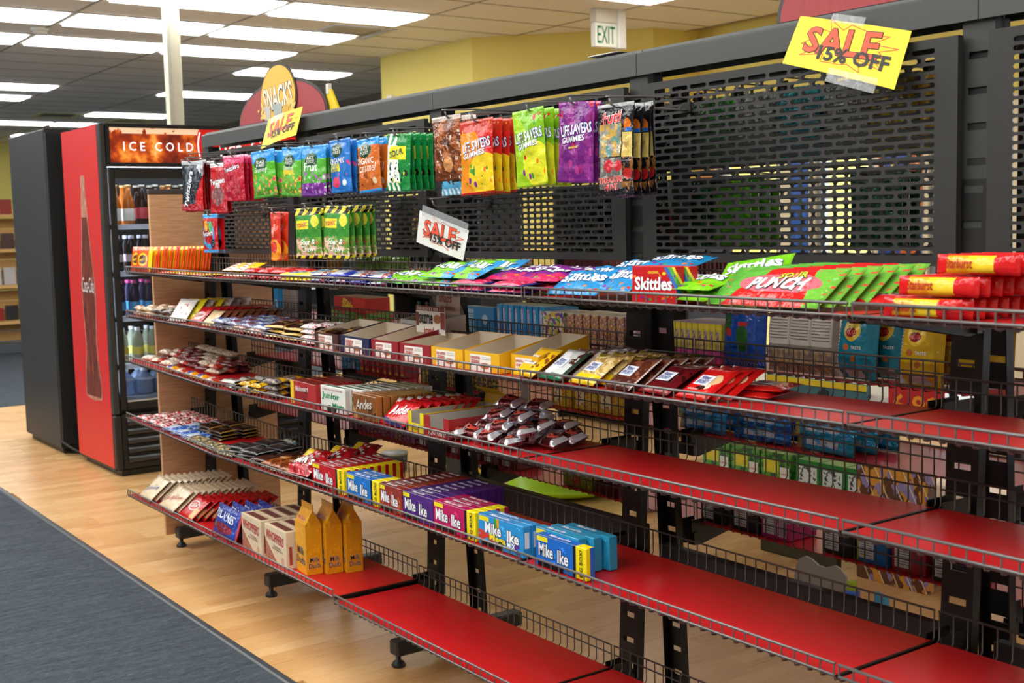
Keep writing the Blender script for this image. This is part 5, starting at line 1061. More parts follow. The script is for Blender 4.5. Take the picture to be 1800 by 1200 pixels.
k.t('WHOPPERS', .48, .72, .84, '#b8232a', .02, -3, .26, out='#f0e4d4', ow=.02); k.t('THE ORIGINAL\nMALTED MILK BALLS', .6, .44, .5, '#6a3c34', .006, -2)
for c in range(2):
    for i in range(4): k.put((1.178+.186*c, -.462+.05*i+.012*c*0, zs(4, 1.2)), rowlab('cream malted ball carton, %s column' % ['left', 'right'][c], i, 4), 'candy box', 'cream malted ball cartons', (0, 0, R(-2)))
def gable():
    w, d, h = .092, .052, .155; m = MB()
    m.box(-w/2, 0, 0, w/2, d, h)
    b = len(m.v); m.v += [(-w/2, 0, h), (w/2, 0, h), (w/2, d, h), (-w/2, d, h), (-w/2, d*.5, h+.045), (w/2, d*.5, h+.045)]
    m.f += [(b, b+1, b+5, b+4), (b+2, b+3, b+4, b+5), (b+1, b+2, b+5), (b+3, b, b+4)]
    m.box(-w/2, d*.47, h+.043, w/2, d*.53, h+.062)
    me = m.mesh('candy_carton', pm('duds', '#dc9a14', [('r', -9, .98, 9, 9, '#d08e12'), ('n', 5, .6, ALL, '#e4a822')], .3), boxuv=(-w/2, 0, 0, w/2, d, h))
    k = Kind('candy_carton', me, lambda u, v, e: ((u-.5)*w, -e, v*h), w, h); sd = lambda u, v, e: (w/2+e, u*d, v*h)
    k.t('Milk\nDuds', .5, .36, .78, '#2c1a10', .012, 0, .34, out='#f2e6cc', ow=.022); k.t('Milk\nDuds', .5, .24, .74, '#2c1a10', .01, 0, .22, out='#f2e6cc', ow=.022, S=sd, W=d, H=h, name='side_lettering')
    k.t('Milk Duds', .5, 1.1, .66, '#b8322a', .012, 0, S=lambda u, v, e: ((u-.5)*w, d*.5*(v-1)/.29-e*.6, v*h+e), out='#f2e6cc'); return k
k = gable()
for i in range(3): k.put((1.505+.028*i, -.442+.055*i*1.0, zs(4, 1.5)), 'yellow gable top caramel carton, %s of three' % ['front', 'middle', 'rear'][i], 'candy carton', 'yellow gable top cartons', (0, 0, R(-6)))
# ================================================================== GOODS ON THE REAR SIDE (seen through the shelving)
RB = 'bags hung on the rear side'
def rbag(nm, base, extra=(), w=.13, h=.16, seed=0, metal=0): return pillow('candy_bag', w, h, .022, pm('rear_'+nm, base, list(extra), .2, .004, metal), sx=.02, sz=.06, nz=.005, nx=8, ny=8, seed=seed)
NUT = ('r', .2, .2, .8, .75, '#c9c7c0')
kinds = {'black': rbag('black', '#17161a', [('n', 6, .58, ALL, '#4a4648')], seed=201), 'green': rbag('green', '#1f6a24', [('n', 6, .55, ALL, '#3a8a2c')], seed=202), 'lime': rbag('lime', '#3f9a1e', [('n', 5, .5, ALL, '#6ab82a')], seed=203),
         'clear': rbag('clear', '#5a5a58', [('n', 7, .5, ALL, '#a8a8a6'), ('n', 9, .62, ALL, '#3a3430')], seed=204), 'teal': rbag('teal', '#0f6a74', [('n', 6, .56, ALL, '#2a9aa4')], seed=205), 'yellow': rbag('yellow', '#a88a14', [('n', 6, .5, ALL, '#6a5a1c')], seed=206),
         'gold': rbag('gold', '#d09a1a', [('n', 6, .56, ALL, '#e8c03a')], seed=207), 'dgreen': rbag('dgreen', '#12402a', [('n', 6, .56, ALL, '#2a6a44')], seed=208), 'blue': rbag('blue', '#1f6ab0', [('n', 6, .56, ALL, '#5a9ad0')], seed=209), 'red': rbag('red', '#8c1c20', [('n', 6, .56, ALL, '#b84a3a')], seed=210)}
rear = [(2.52, 1.60, 'black', 4), (2.66, 1.60, 'black', 4), (2.80, 1.60, 'green', 4), (2.93, 1.60, 'clear', 4), (3.06, 1.60, 'teal', 4), (3.19, 1.60, 'clear', 3), (3.31, 1.60, 'yellow', 4), (3.43, 1.60, 'gold', 3),
        (2.86, 1.405, 'lime', 4), (3.27, 1.405, 'dgreen', 3), (2.72, 1.405, 'dgreen', 2), (1.00, 1.405, 'lime', 3), (1.15, 1.60, 'green', 3), (1.35, 1.60, 'yellow', 3), (1.60, 1.60, 'red', 3), (1.95, 1.60, 'black', 4), (2.12, 1.60, 'blue', 3), (2.28, 1.60, 'black', 3), (2.30, 1.405, 'black', 3), (.35, 1.60, 'yellow', 3), (.6, 1.6, 'red', 3), (3.75, 1.6, 'red', 3), (3.9, 1.6, 'blue', 3), (4.05, 1.6, 'clear', 3), (3.8, 1.405, 'blue', 2)]
cnt = {}
for x, z, kd, n in rear:
    cnt[kd, z] = cnt.get((kd, z), 0)+1; w_ = NTH[cnt[kd, z]-1]
    nm = {'dgreen': 'dark green', 'lime': 'lime green'}.get(kd, kd)
    e = hook(x, z-.008, .0, -.22, 'rear peg hook with %s bags, %s row, %s such hook' % (nm, 'upper' if z > 1.5 else 'lower', w_)); e.rotation_euler.z = math.pi
    for i in range(n):
        kinds[kd].put((x, .05+.03*i, z-.16), '%s bag behind perforated panel, %s %s hook, %s from the panel' % (nm, w_, 'upper' if z > 1.5 else 'lower', NTH[i]), 'candy bag', RB, (0, 0, R(random.uniform(-6, 6))))
def shelfrow(k, lv, n, x, dx, desc, cat, grp, y=.10, rx=0, rz=0, dy=0, jr=2, zo=.0015):
    for i in range(n):
        k.put((x+dx*i, y+dy*i, ZR[lv]+zo), rowlab(desc, i, n, '', 'left', 'rightmost') if dx else rowlab(desc, i, n), cat, grp if n > 1 else None, (R(rx), 0, R(rz+random.uniform(-jr, jr))))
RG_ = 'packs on the rear shelves'
NL = [('r', .08, .12, .55, .88, '#d0cec8'), ('s', (0, 1), 14, .35, (.12, .18, .5, .82), '#6a6864')]
def rbox(nm, base, w, h, d, extra=()):
    return carton('candy_box', w, h, d, pm('rb_'+nm, base, list(extra), .35))
k = rbox('lblue_face', '#2a86bc', .16, .10, .03, [('r', .02, .1, .28, .9, '#9ab8c8'), ('s', (0, 1), 12, .4, (.04, .15, .26, .8), '#4a7a94'), ('e', .68, .6, .1, .16, '#c9dce4'), ('r', -9, 1, 9, 9, '#8ab4cc')])
shelfrow(k, 1, 1, 1.73, 0, 'light blue snack box with nutrition panel facing the aisle', 'snack box', None, .095)
k = rbox('lblue', '#2c8ac0', .026, .112, .13, [('r', .1, .1, .5, .9, '#b4c0d0'), ('n', 9, .55, (.1, .1, .5, .9), '#b8607a'), ('r', -9, 1, 9, 9, '#8ab4cc')])
shelfrow(k, 1, 8, 1.83, .031, 'light blue snack box standing edge on', 'snack box', 'light blue boxes on the rear shelf', .10)
k = rbox('candy_mix', '#cfc8b0', .10, .10, .10, [('n', 5, .5, ALL, '#c8a828'), ('n', 6, .56, ALL, '#6a3a8c'), ('n', 7, .6, ALL, '#3a8a4a'), ('r', -9, 1, 9, 9, '#d2ccc0')])
shelfrow(k, 1, 1, 2.10, 0, 'white cereal treat box with yellow and purple print', 'snack box', None, .10)
k = rbox('candy_mix2', '#b89a2c', .03, .10, .12, [('n', 9, .5, ALL, '#5a2a7c'), ('n', 11, .55, ALL, '#c86a2a'), ('n', 13, .6, ALL, '#d8d2c4'), ('r', -9, 1, 9, 9, '#d2ccc0')])
shelfrow(k, 1, 7, 2.18, .036, 'many coloured candy box with its edge to the aisle', 'snack box', 'many coloured boxes on the rear shelf', .10)
k = rbox('pink_nut', '#b07a9a', .075, .10, .10, NL+[('r', -9, 1, 9, 9, '#c0a8b8')])
shelfrow(k, 1, 1, 2.455, 0, 'pale pink candy box with nutrition panel', 'snack box', None, .10)
k = rbox('nerds', '#d8cc4a', .0185, .10, .13, [('l', 0, -1, -.35, '#c8407a'), ('n', 7, .5, (0, .2, .6, .8), '#8a5ab0'), ('l', 0, 1, .85, '#e8d83a'), ('r', -9, 1, 9, 9, '#b0a0c0')])
shelfrow(k, 1, 9, 2.60, .0205, 'slim yellow, pink and purple candy box', 'snack box', 'slim boxes on the rear shelf', .10)
k = pillow('candy_bag', .14, .165, .05, pm('bluebag', '#1648a0', [('s', (1, 0), 6, .12, (0, .25, 1, 1), '#1e5ac0'), ('e', .22, .62, .1, .16, '#2a5a2c'), ('e', .58, .42, .14, .2, '#2a5a2c'), ('e', .25, .5, .08, .06, '#b8302c'), ('r', .48, .6, .7, .66, '#b8302c'), ('s', (1, 0), 14, .4, (.05, .04, .95, .09), '#7aa0d8')], .16, .003), sx=.03, sz=.05, seed=211)
shelfrow(k, 1, 1, 2.835, 0, 'bright blue snack bag with green pickle print', 'snack bag', None, .115, -4)
k = pillow('snack_bag', .08, .155, .045, pm('clearback', '#8a8478', [('r', .1, .42, .9, .97, '#c4bfb4'), ('s', (0, 1), 22, .35, (.2, .5, .85, .9), '#6a665e'), ('r', .55, .82, .8, .94, '#8c3a5a'), ('n', 5, .5, (0, 0, 1, .35), '#b8a070')], .14, .004), sx=.03, sz=.05, seed=212)
shelfrow(k, 1, 3, 2.955, .062, 'clear snack pouch showing its printed back label', 'snack bag', RG_, .115, -3)
def corn(nm, base, x, n, desc, acc):
    k = pillow('snack_bag', .115, .15, .05, pm(nm, base, [('l', -1, 0, -.16, '#c4c8c8'), ('s', (0, 1), 20, .4, (.02, .3, .16, .9), '#7a7c7c'), ('e', .5, .72, .22, .17, acc), ('e', .48, .68, .15, .07, '#8c1a1c'), ('e', .36, .46, .07, .05, '#b0642a'), ('e', .56, .3, .07, .05, '#b0642a'), ('r', .3, .02, .75, .16, '#b8bcbc')], .18, .003), sx=.03, sz=.05, nz=.005, seed=213+n)
    k.t('CORN', .5, .77, .26, '#e8d84a', .03, 6, out='#3a2a10'); k.t('NUTS', .5, .68, .26, '#e0543a', .03, 6); k.t('TASTE', .62, .46, .24, '#eef0e8', .02)
    for i in range(n): k.put((x+.045*i, .115+.05*i, ZR[1]+.002), rowlab(desc, i, n), 'snack bag', RG_, (R(-5), 0, R(-4+5*i)))
corn('corn_teal', '#0f7c94', 3.17, 3, 'teal corn snack bag', '#d8b83a'); corn('corn_yellow', '#c8a414', 3.335, 3, 'yellow corn snack bag', '#e8c83a')
# rear top shelf
k = rbox('popcorn', '#b8242c', .04, .055, .05, [('s', (1, 0), 2.5, .5, ALL, '#d8d2cc')])
shelfrow(k, 0, 6, 2.585, .042, 'red and white striped popcorn box', 'snack box', 'striped popcorn boxes', .10)
k = pillow('snack_bag', .15, .075, .04, pm('silverbag', '#9a96a0', [('n', 6, .5, ALL, '#c9c8cc'), ('l', 1, 0, .85, '#a06a9a')], .1, .005, .4), sx=.05, sz=.05, nz=.008, seed=218)
shelfrow(k, 0, 1, 2.93, 0, 'crumpled silver snack bag behind the sour straws', 'snack bag', None, .11, -10)
k = rbox('redb', '#8c1218', .17, .062, .08, [('r', .05, .1, .5, .6, '#b02028')])
shelfrow(k, 0, 1, 2.24, 0, 'plain red carton on the rear top shelf', 'snack box', None, .10)
k = rbox('yb', '#b8a02c', .12, .05, .07, [('n', 6, .5, ALL, '#c86a9a'), ('n', 8, .58, ALL, '#d8d0b8')])
shelfrow(k, 0, 3, 1.60, .13, 'yellow and pink candy box on the rear top shelf', 'snack box', RG_, .10)
k = pillow('snack_bag', .12, .055, .04, pm('limes', '#6aae1e', [('n', 6, .5, ALL, '#8ac83a')], .18, .004), sx=.05, sz=.05, seed=219)
shelfrow(k, 0, 3, .95, .13, 'lime green bag on the rear top shelf', 'snack bag', RG_, .11, -16)
k = rbox('ob', '#b88a1c', .11, .05, .07, [('n', 7, .54, ALL, '#d8b03a')])
shelfrow(k, 0, 4, .25, .13, 'yellow carton on the rear top shelf', 'snack box', RG_, .10)
k = pillow('snack_bag', .16, .10, .05, pm('chips', '#1f4a9a', [('n', 5, .5, ALL, '#b8a06a'), ('e', .5, .5, .2, .2, '#d8d8d8'), ('n', 8, .62, ALL, '#c03a2c')], .16, .004), sx=.04, sz=.06, seed=220)
shelfrow(k, 0, 3, 3.78, .17, 'blue chip bag on the near rear shelf', 'snack bag', RG_, .12, -8)
shelfrow(k, 1, 3, 3.86, .17, 'blue chip bag on the lower near rear shelf', 'snack bag', RG_, .12, -6)
# rear second shelf, far bays
k = rbox('blueb', '#2a90c8', .045, .11, .05, [('r', .1, .2, .9, .6, '#5ab0dc'), ('e', .5, .4, .2, .2, '#d8e8f0')]); shelfrow(k, 1, 1, .225, 0, 'bright blue tube pack on the far rear shelf', 'snack box', None, .10)
k = rbox('greyb', '#8a8078', .06, .11, .06, [('s', (0, 1), 12, .4, (.1, .2, .9, .8), '#5c544e')]); shelfrow(k, 1, 2, .32, .066, 'grey box with printed side on the far rear shelf', 'snack box', RG_, .10)
k = rbox('zgan', '#a81c1c', .28, .055, .1, [('n', 4, .56, (.3, .2, .7, .9), '#d8b82c'), ('l', 1, 0, .62, '#c8322a'), ('r', -9, 1, 9, 9, '#c9a87c')]); k.t('ZGAN', .42, .5, .3, '#e0c43a', .04); shelfrow(k, 1, 1, .86, 0, 'red tray carton with yellow letters on the rear shelf', 'snack box', None, .10, 0, -3, zo=.045)
k = rbox('greenb', '#5aa82c', .14, .044, .1, [('n', 5, .55, ALL, '#c83a4a')]); shelfrow(k, 1, 2, .79, .15, 'green fruit carton under the red tray carton', 'snack box', RG_, .10)
k = rbox('bluelid', '#7ab0cc', .14, .03, .1, []); shelfrow(k, 0, 1, .70, 0, 'pale blue lidded box on the far rear shelf', 'snack box', None, .18)
# rear third shelf: blue foil packs
for nm, base, x, n, desc, acc in (('foil_a', '#2a7ab0', 2.70, 4, 'green and blue foil cookie pack', '#8ab84a'), ('foil_b', '#1450a0', 2.90, 4, 'deep blue foil cookie pack', '#2a6ac0'), ('foil_c', '#1a8aa8', 3.09, 5, 'teal foil cookie pack with yellow end', '#c8b02a'), ('foil_e', '#1f62b0', 3.76, 4, 'blue foil pack with white letters', '#e0e4e8')):
    k = pillow('snack_pack', .17, .05, .03, pm(nm, base, [('r', 0, 0, .12, 1, acc), ('r', .25, .3, .8, .6, '#b8c0c8'), ('n', 8, .55, ALL, '#3a9ad0')], .1, .004, .3), sx=.05, sz=0, p=3, nz=.005, seed=222)
    for i in range(n): k.put((x+.012*(i//2), .105+.06*(i//2), ZR[2]+.002+.032*(i % 2)), '%s, %s pair, %s' % (desc, ['nearer', 'farther', 'farthest'][i//2], ['lower', 'upper'][i % 2]), 'snack pack', RG_, (R(-6), 0, R(random.uniform(-4, 4))))
k = rbox('bluecan', '#2a8ac0', .10, .07, .08, [('n', 6, .55, ALL, '#7ac0e0'), ('r', .7, .1, 1, .5, '#d8e0e8')]); shelfrow(k, 2, 1, .83, 0, 'bright blue box on the third rear shelf', 'snack box', None, .10)
k = rbox('redrow', '#9c1820', .035, .06, .06, [('e', .5, .5, .3, .3, '#c83a3a'), ('r', .2, .1, .8, .25, '#d8b02a')]); shelfrow(k, 2, 8, .92, .042, 'small dark red box on the third rear shelf', 'snack box', RG_, .11)
k = rbox('yelrow', '#b89a1c', .045, .055, .06, [('n', 6, .5, ALL, '#2a2418')]); shelfrow(k, 2, 7, 1.36, .056, 'small yellow and black box on the third rear shelf', 'snack box', RG_, .11)
k = rbox('yelbig', '#c8a81c', .10, .07, .06, [('r', .1, .2, .5, .8, '#e0d8b0'), ('n', 6, .56, ALL, '#b0642c')]); shelfrow(k, 2, 3, 2.12, .11, 'yellow snack box seen under the square chocolates', 'snack box', RG_, .11)
k = rbox('olive', '#7c8a24', .14, .10, .06, [('r', .08, .4, .9, .72, '#a8a02c'), ('e', .45, .22, .16, .14, '#b8401c'), ('n', 6, .6, (0, 0, 1, .4), '#d09a2a')]); k.t('farm jelly', .5, .56, .7, '#c83a1c', .03); shelfrow(k, 3, 1, 2.20, 0, 'olive green candy box standing on the fourth rear shelf', 'snack box', None, .10)
k = rbox('maroonbx', '#4c141c', .10, .09, .06, []); shelfrow(k, 3, 1, 2.33, 0, 'dark maroon box beside the olive green box', 'snack box', None, .10)
# rear fourth shelf: small boxes with nutrition panels
for nm, base, x, desc in (('b1', '#1c1a1c', 2.74, 'black candy box with nutrition panel at the fourth upright'), ('b2', '#201c1e', 2.85, 'black candy box next to the pink one'), ('b3', '#b01a6a', 2.945, 'hot pink candy box with nutrition panel'), ('b4', '#1a181a', 3.13, 'black candy box next to the blue one'), ('b5', '#1a6ab0', 3.225, 'blue and lime candy box with nutrition panel'), ('b6', '#9c1c20', 3.32, 'red candy box with nutrition panel'), ('b7', '#1c1a1c', 3.42, 'black candy box left of the fifth upright')):
    k = rbox(nm, base, .085, .075, .10, NL+([('r', 0, 0, .06, 1, '#a8c82a')] if nm == 'b5' else [])+([('r', .6, .1, .92, .8, '#c9a8b8'), ('s', (1, 0), 16, .4, (.62, .15, .9, .75), '#2a2a2a')] if nm == 'b3' else [('s', (0, 1), 12, .3, (.62, .3, .9, .8), '#4a4648')]))
    shelfrow(k, 3, 1, x, 0, desc, 'candy box', None, .10)
k = rbox('rows', '#6a1a1c', .08, .06, .10, NL); shelfrow(k, 3, 6, 1.35, .1, 'dark red candy box on the fourth rear shelf', 'candy box', RG_, .11); 
k = rbox('rowp', '#7c2a6a', .08, .06, .10, [('n', 6, .55, ALL, '#c8a03a')]); shelfrow(k, 3, 5, .85, .1, 'purple and gold candy box on the fourth rear shelf', 'candy box', RG_, .11)

# ================================================================== BEYOND THE SHELVING
e = tag(empty('display_table', (1.75, 1.95, 0)), 'white topped display table in the next aisle', 'table')
ob('table_top', MB().prism([(-.95, -.34), (-.75, -.38), (.9, -.38), (.95, -.3), (.95, .3), (-.95, .3)], 'z', .635, .665).mesh('table_top', flat('#dedbd2', .35), bevel=.004), e)
for sx_ in (-.85, .85):
    for sy_ in (-.28, .24): ob('leg', MB().box(sx_-.025, sy_-.025, 0, sx_+.025, sy_+.025, .635).mesh('leg', M_BK), e)
ob('lower_shelf', MB().box(-.88, -.3, .19, .88, .26, .21).mesh('lower_shelf', flat('#b08a5c', .5)), e)
ob('fascia', MB().box(-.16, -.395, .585, .32, -.382, .70).mesh('fascia', flat('#3c6a72', .5)), e)['label'] = 'teal poster panel on the table front'
ob('fascia_band', MB().box(-.16, -.40, .675, .32, -.396, .698).mesh('fascia_band', flat('#d8bc1c', .45)), e); ob('poster_figure', MB().prism([(.10, .59), (.15, .60), (.145, .66), (.12, .672), (.095, .65)], 'y', -.401, -.396).mesh('poster_figure', flat('#1c2a2a', .5)), e)
k = Kind('price_card', MB().box(-.115, 0, 0, .115, .002, .13).mesh('price_card', flat('#b81c20', .45)), lambda u, v, l: ((u-.5)*.23, -l, v*.13), .23, .13); k.t('6.99', .5, .5, .84, '#e8962a', .02, 0, .6)
k.put((2.275, 1.56, .58), 'red price card with orange numbers on the display table', 'price card', None); 
M_SG = pm('greensnack', '#4a8a2c', [('n', 5, .52, ALL, '#1c4a20'), ('r', .1, .4, .6, .8, '#c8c030'), ('r', .65, .2, .95, .6, '#d8d4c8')], .35)
k = carton('snack_box', .16, .14, .12, M_SG); k.t('DIPS', .35, .6, .4, '#e0c82c', .04); k.t('POPPING', .8, .4, .26, '#c84a3a', .02)
for i in range(3): k.put((1.16+.17*i, 1.70, .212), '%s green snack box on the lower shelf of the display table' % ['leftmost', 'middle', 'rightmost'][i], 'snack box', 'green snack boxes on the table shelf')
k = carton('snack_box', .12, .13, .12, pm('gsn2', '#1f7a2c', [('r', .1, .3, .9, .8, '#d0d4cc'), ('n', 6, .55, (.1, .3, .9, .8), '#3a3a3a')], .35))
for i in range(3): k.put((1.66+.125*i, 1.71, .212), '%s green box with white panel on the table shelf' % ['leftmost', 'middle', 'rightmost'][i], 'snack box', 'green boxes with white panels')
o = tag(ob('patterned_carton', MB().box(2.07, 1.50, .0, 2.37, 1.545, .45).mesh('patterned_carton', pm('pattern', '#5c3418', [('n', 5, .5, ALL, '#c88a2c'), ('n', 7, .56, ALL, '#8a7aa8'), ('s', (1, .8), 5, .08, ALL, '#d8c8a8')], .4), boxuv=(2.07, 1.50, 0, 2.37, 1.545, .45), bevel=.002)), 'brown patterned carton leaning beside the display table', 'box')
o = tag(ob('dark_board', MB().box(1.60, 1.50, .002, 1.98, 1.53, .25).mesh('dark_board', flat('#3c3826', .4), bevel=.003)), 'dark olive board standing on the floor under the table', 'board')
o = tag(ob('dark_board', MB().box(1.98, 1.72, .002, 2.42, 1.75, .16).mesh('dark_board', flat('#4c3214', .4), bevel=.003)), 'dark brown plinth board right of the olive board', 'board')
HEART = [(-.12, .14), (-.115, .178), (-.103, .203), (-.078, .217), (-.05, .212), (-.02, .20), (.003, .198), (.02, .203), (.05, .215), (.075, .209), (.10, .19), (.10, .158), (.075, .125), (.0, .0), (-.075, .08)][::-1]
e = tag(empty('heart_cutout', (2.36, .95, .001), (R(-6), 0, R(-4))), 'grey heart shaped cutout leaning on the floor', 'cutout')
ob('heart_board', MB().prism(HEART, 'y', -.004, .004).mesh('heart_board', flat('#9a938c', .6)), e); ob('blue_backing', MB().prism([(-.16, .0), (.17, .0), (.14, .06), (-.17, .1)], 'y', .006, .012).mesh('blue_backing', flat('#1f4a8c', .5)), e)
for i, (x, y, rz, cols, lab) in enumerate(((2.25, 1.235, 20, ('#a8c83a', '#2a5ac8', '#c8b02a'), 'small yellow and blue toy pack dropped on the floor'), (2.42, 1.19, -15, ('#3a9ac8', '#c82a4a', '#e0c8c8'), 'small blue and red toy pack standing on the floor'))):
    e = tag(empty('toy_pack', (x, y, 0), (0, 0, R(rz))), lab, 'toy pack')
    ob('pack_body', MB().box(-.035, -.02, 0, .035, .02, .045).mesh('pack_body', flat(cols[1], .3), bevel=.006), e); ob('pack_header', MB().prism([(-.03, .045), (.03, .045), (.024, .075), (-.03, .08)], 'y', -.008, .008).mesh('pack_header', flat(cols[0], .35)), e); ob('pack_insert', MB().box(-.02, -.024, .005, .025, -.0195, .03).mesh('pack_insert', flat(cols[2], .35), bevel=.002), e)
e = tag(empty('lime_tub', (.24, 1.60, 0)), 'lime green ribbed plastic tub on the floor behind the shelves', 'tub')
ob('tub_body', MB().lathe([(.20, 0), (.29, .03), (.295, .05), (.285, .055), (.30, .08), (.292, .085), (.31, .115), (.30, .12), (.325, .155), (.335, .16), (.335, .17), (.31, .172), (.28, .06), (0, .04)], 40).mesh('tub_body', flat('#a8d81c', .35), True), e); ob('tub_rim', MB().lathe([(.325, .168), (.342, .170), (.342, .182), (.325, .184)], 40).mesh('tub_rim', flat('#98c818', .35), True), e)
e = tag(empty('hazard_bin', (-.36, 1.45, 0), (0, 0, R(12))), 'black box with yellow hazard stripes beside the lime tub', 'bin')
ob('bin_body', MB().box(-.15, -.10, .002, .15, .12, .24).mesh('bin_body', pm('hazard', '#15140f', [('s', (1, 1), 6, .5, (.8, -9, 1.0, 9), '#d8b81c'), ('s', (1, 1), 6, .5, (0, -9, .15, 9), '#d8b81c')], .4), boxuv=(-.15, -.1, 0, .15, .12, .24), bevel=.004), e); ob('bin_lid', MB().box(-.155, -.105, .242, .155, .125, .262).mesh('bin_lid', M_BK, bevel=.004), e)
for i, (x, y) in enumerate(((.62, 1.75), (.80, 1.62), (-.75, 1.2))):
    e = tag(empty('storage_tub', (x, y, 0)), ['small clear storage tub right of the lime tub', 'small clear storage tub nearest the table', 'dark clear storage jar on the floor far left'][i], 'tub', 'small storage tubs')
    ob('tub_body', MB().lathe([(.05, 0), (.065, .01), (.07, .09), (.066, .092)], 16).mesh('tub_body', flat(['#a8aaa0', '#9a9c94', '#3c3c38'][i], .3), True), e); ob('tub_lid', MB().lathe([(.073, .0925), (.073, .105), (.0, .106)], 16).mesh('tub_lid', flat('#8a8c86', .4), True), e)
# dark gondola further back
for gx, lab, cols in ((-.95, 'dark shelving unit with bottles in the far aisle', ['#2a2a3a', '#5a1c1c', '#1c3a5a', '#3a3a3a']), (-3.1, 'second dark shelving unit farther along the far aisle', ['#3a2a2a', '#1c4a3a', '#5a4a1c'])):
    e = tag(empty('far_shelving', (gx, 3.3, 0)), lab, 'shelving')
    ob('back_board', MB().box(-.62, .0, .0, .62, .03, 1.55).mesh('back_board', flat('#2a2826', .5)), e)
    for sz_ in (.05, .42, .8, 1.18): ob('shelf_board', MB().box(-.62, -.34, sz_, .62, 0, sz_+.025).mesh('shelf_board', flat('#3a3430', .5)), e)
    for sx_ in (-.64, .62): ob('side_board', MB().box(sx_, -.34, 0, sx_+.02, .03, 1.55).mesh('side_board', flat('#1c1a1a', .5)), e)
    random.seed(9)
    for q, sz_ in enumerate((.075, .445, .825, 1.205)):
        for c in range(9):
            cc = random.choice(cols); h = random.uniform(.16, .26)
            k_ = ('farbottle', cc, round(h, 1))
            if k_ not in MC: MC[k_] = MB().lathe([(.042, 0), (.045, .01), (.045, .14), (.018, .19), (.018, .23), (.021, .232), (.021, .25), (0, .25)], 10).mesh('bottle', flat(cc, .25), True)
            o = tag(ob('bottle', MC[k_], None, (gx-.52+.13*c, 3.13, sz_+.002)), 'bottle in %s far shelving unit, %s shelf, %s from left' % ('the nearer' if gx > -2 else 'the farther', ['lowest', 'second', 'third', 'top'][q], NTH[c]), 'bottle', 'bottles in the far shelving')
# posters on the back wall
for (x0, x1, z0, z1, base, ls, lab) in ((-2.2, -2.02, .9, 1.9, '#1f5ab8', [('n', 3, .6, ALL, '#3a7ad8')], 'tall blue poster strip beside the glass door'), (-1.3, -.9, 1.0, 1.9, '#24489c', [('n', 2.2, .5, ALL, '#d0641c'), ('n', 4, .62, ALL, '#e8dca0')], 'blue and orange poster between the windows'), (-3.28, -3.12, .8, 1.8, '#d0946a', [], 'peach notice board at the wall corner')):
    tag(ob('wall_poster', MB().box(x0, 5.985, z0, x1, 5.997, z1).mesh('wall_poster', pm('poster', base, ls, .4), boxuv=(x0, 5.985, z0, x1, 5.997, z1))), lab, 'poster')
# media shelves at the far left
e = tag(empty('media_shelf', (-9.6, 1.2, 0)), 'wooden slatwall media shelf far left behind the black cabinet', 'shelf')
for q in range(12): ob('slat', MB().box(-.02, -1.2, .12+.115*q, .0, .6, .12+.115*q+.105).mesh('slat', flat('#c79a5c', .5)), e)
for z in (.32, .72, 1.12, 1.5): ob('shelf_board', MB().box(0.0, -1.2, z, .26, .6, z+.035).mesh('shelf_board', flat('#d8aa6a', .5)), e)
ob('base_plinth', MB().box(-.02, -1.2, 0, .25, .6, .1).mesh('base_plinth', flat('#4a525a', .5)), e)
random.seed(21)
for r_, z in enumerate((.356, .756, 1.156, 1.536)):
    for c in range(11):
        h = random.uniform(.16, .24); col = random.choice(['#b8b8bc', '#2a2c30', '#8a8a90', '#4a3a3a', '#8c2a2a', '#d0d0d0'])
        tag(ob('media_case', MB().box(.03, -1.13+.155*c, z, .05+.02, -1.13+.155*c+.13, z+h*.85).mesh('media_case', flat(col, .3), bevel=.002), None, (-9.6, 1.2, 0)), 'media case on far left slatwall, %s shelf, %s from left' % (['lowest', 'second', 'third', 'top'][r_], (NTH+['eleventh'])[c]), 'media case', 'media cases on the slatwall')
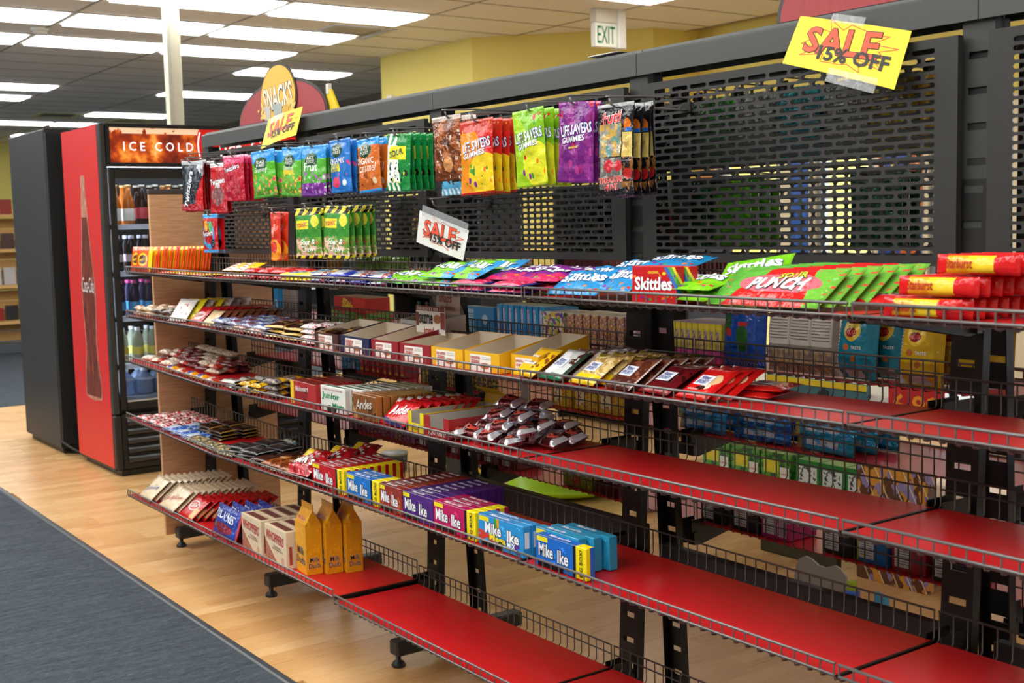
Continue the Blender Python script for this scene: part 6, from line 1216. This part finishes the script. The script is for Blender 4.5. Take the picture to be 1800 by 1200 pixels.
# ------------------------------------------------------------------ bottles in the fridge
def bottle(nm, prof, cap, liq, label, capc, lz, clear=False):
    g = NT('bottle_'+nm); g.b.inputs['Transmission Weight'].default_value = .25 if not clear else .5; g.b.inputs['IOR'].default_value = 1.2
    m_ = g.fin(C(liq), .08, 0, .8)
    k = Kind('drink_bottle', MB().lathe(prof, 16).mesh('glass', m_, True))
    hz = prof[-1][1]; r = prof[-1][0]
    k.part('cap', MB().lathe([(r+.002, hz-.004), (r+.003, hz), (r+.003, hz+cap), (0, hz+cap+.001)], 14).mesh('cap', flat(capc, .35), True))
    rr = max(p[0] for p in prof)+.0008
    k.part('label', MB().lathe([(rr-.0005, lz[0]), (rr, lz[0]+.001), (rr, lz[1]-.001), (rr-.0005, lz[1])], 16).mesh('label', label, True)); return k
GL = [(.028, 0), (.031, .006), (.031, .11), (.024, .14), (.0145, .165), (.013, .205)]
PET = [(.026, 0), (.031, .008), (.030, .05), (.027, .075), (.031, .10), (.029, .135), (.014, .17), (.0125, .178)]
JUG = [(.045, 0), (.05, .01), (.046, .04), (.05, .045), (.046, .07), (.05, .076), (.047, .09), (.018, .118), (.017, .126)]
LAB = lambda nm, a, b: pm('lab_'+nm, a, [('n', 5, .5, ALL, b)], .4)
Bk = [bottle('amber', GL, .008, '#b8641c', flat('#d8d0c0', .4), '#c8a060', (.02, .085)), bottle('cola', GL, .008, '#2a0f08', flat('#b8353a', .4), '#b0a890', (.03, .09)), bottle('dark', PET, .014, '#1c1414', flat('#c9b8bc', .4), '#d0d0d8', (.05, .09)), bottle('pink', PET, .014, '#2a2440', flat('#3a8ab8', .4), '#c84a86', (.03, .075)), bottle('lemon', PET, .014, '#b8bca0', flat('#c8b84a', .4), '#d8d8d8', (.045, .085), True), bottle('water', JUG, .014, '#9ab0cc', flat('#9aa8b8', .4), '#c8d0dc', (.077, .088), True)]
FN = ['amber glass', 'dark cola glass', 'dark plastic', 'pink capped', 'pale lemonade', 'clear water']
lay = [(FSH[0]+.0065, [0, 0, 1, 1, 0, 1, 1, 0], .075, .1), (FSH[1]+.0065, [2]*7, .078, .1), (FSH[2]+.0065, [3]*7, .078, .1), (FSH[3]+.0065, [4]*11, .085, .1), (FSH[4]+.003, [5]*9, .106, .11)]
for q, (z, ks_, p, y0) in enumerate(lay):
    for dep in range(2):
        for c, kk in enumerate(ks_):
            Bk[kk].put((FX1-.125-.095*dep-(.02 if kk == 5 else 0), FY0+y0+p*c, z), '%s bottle in the fridge, %s shelf, %s row, %s from left' % (FN[kk], ['top', 'second', 'third', 'fourth', 'lowest'][q], ['front', 'rear'][dep], (NTH+['eleventh'])[c]), 'bottle', 'bottles in the drinks fridge')
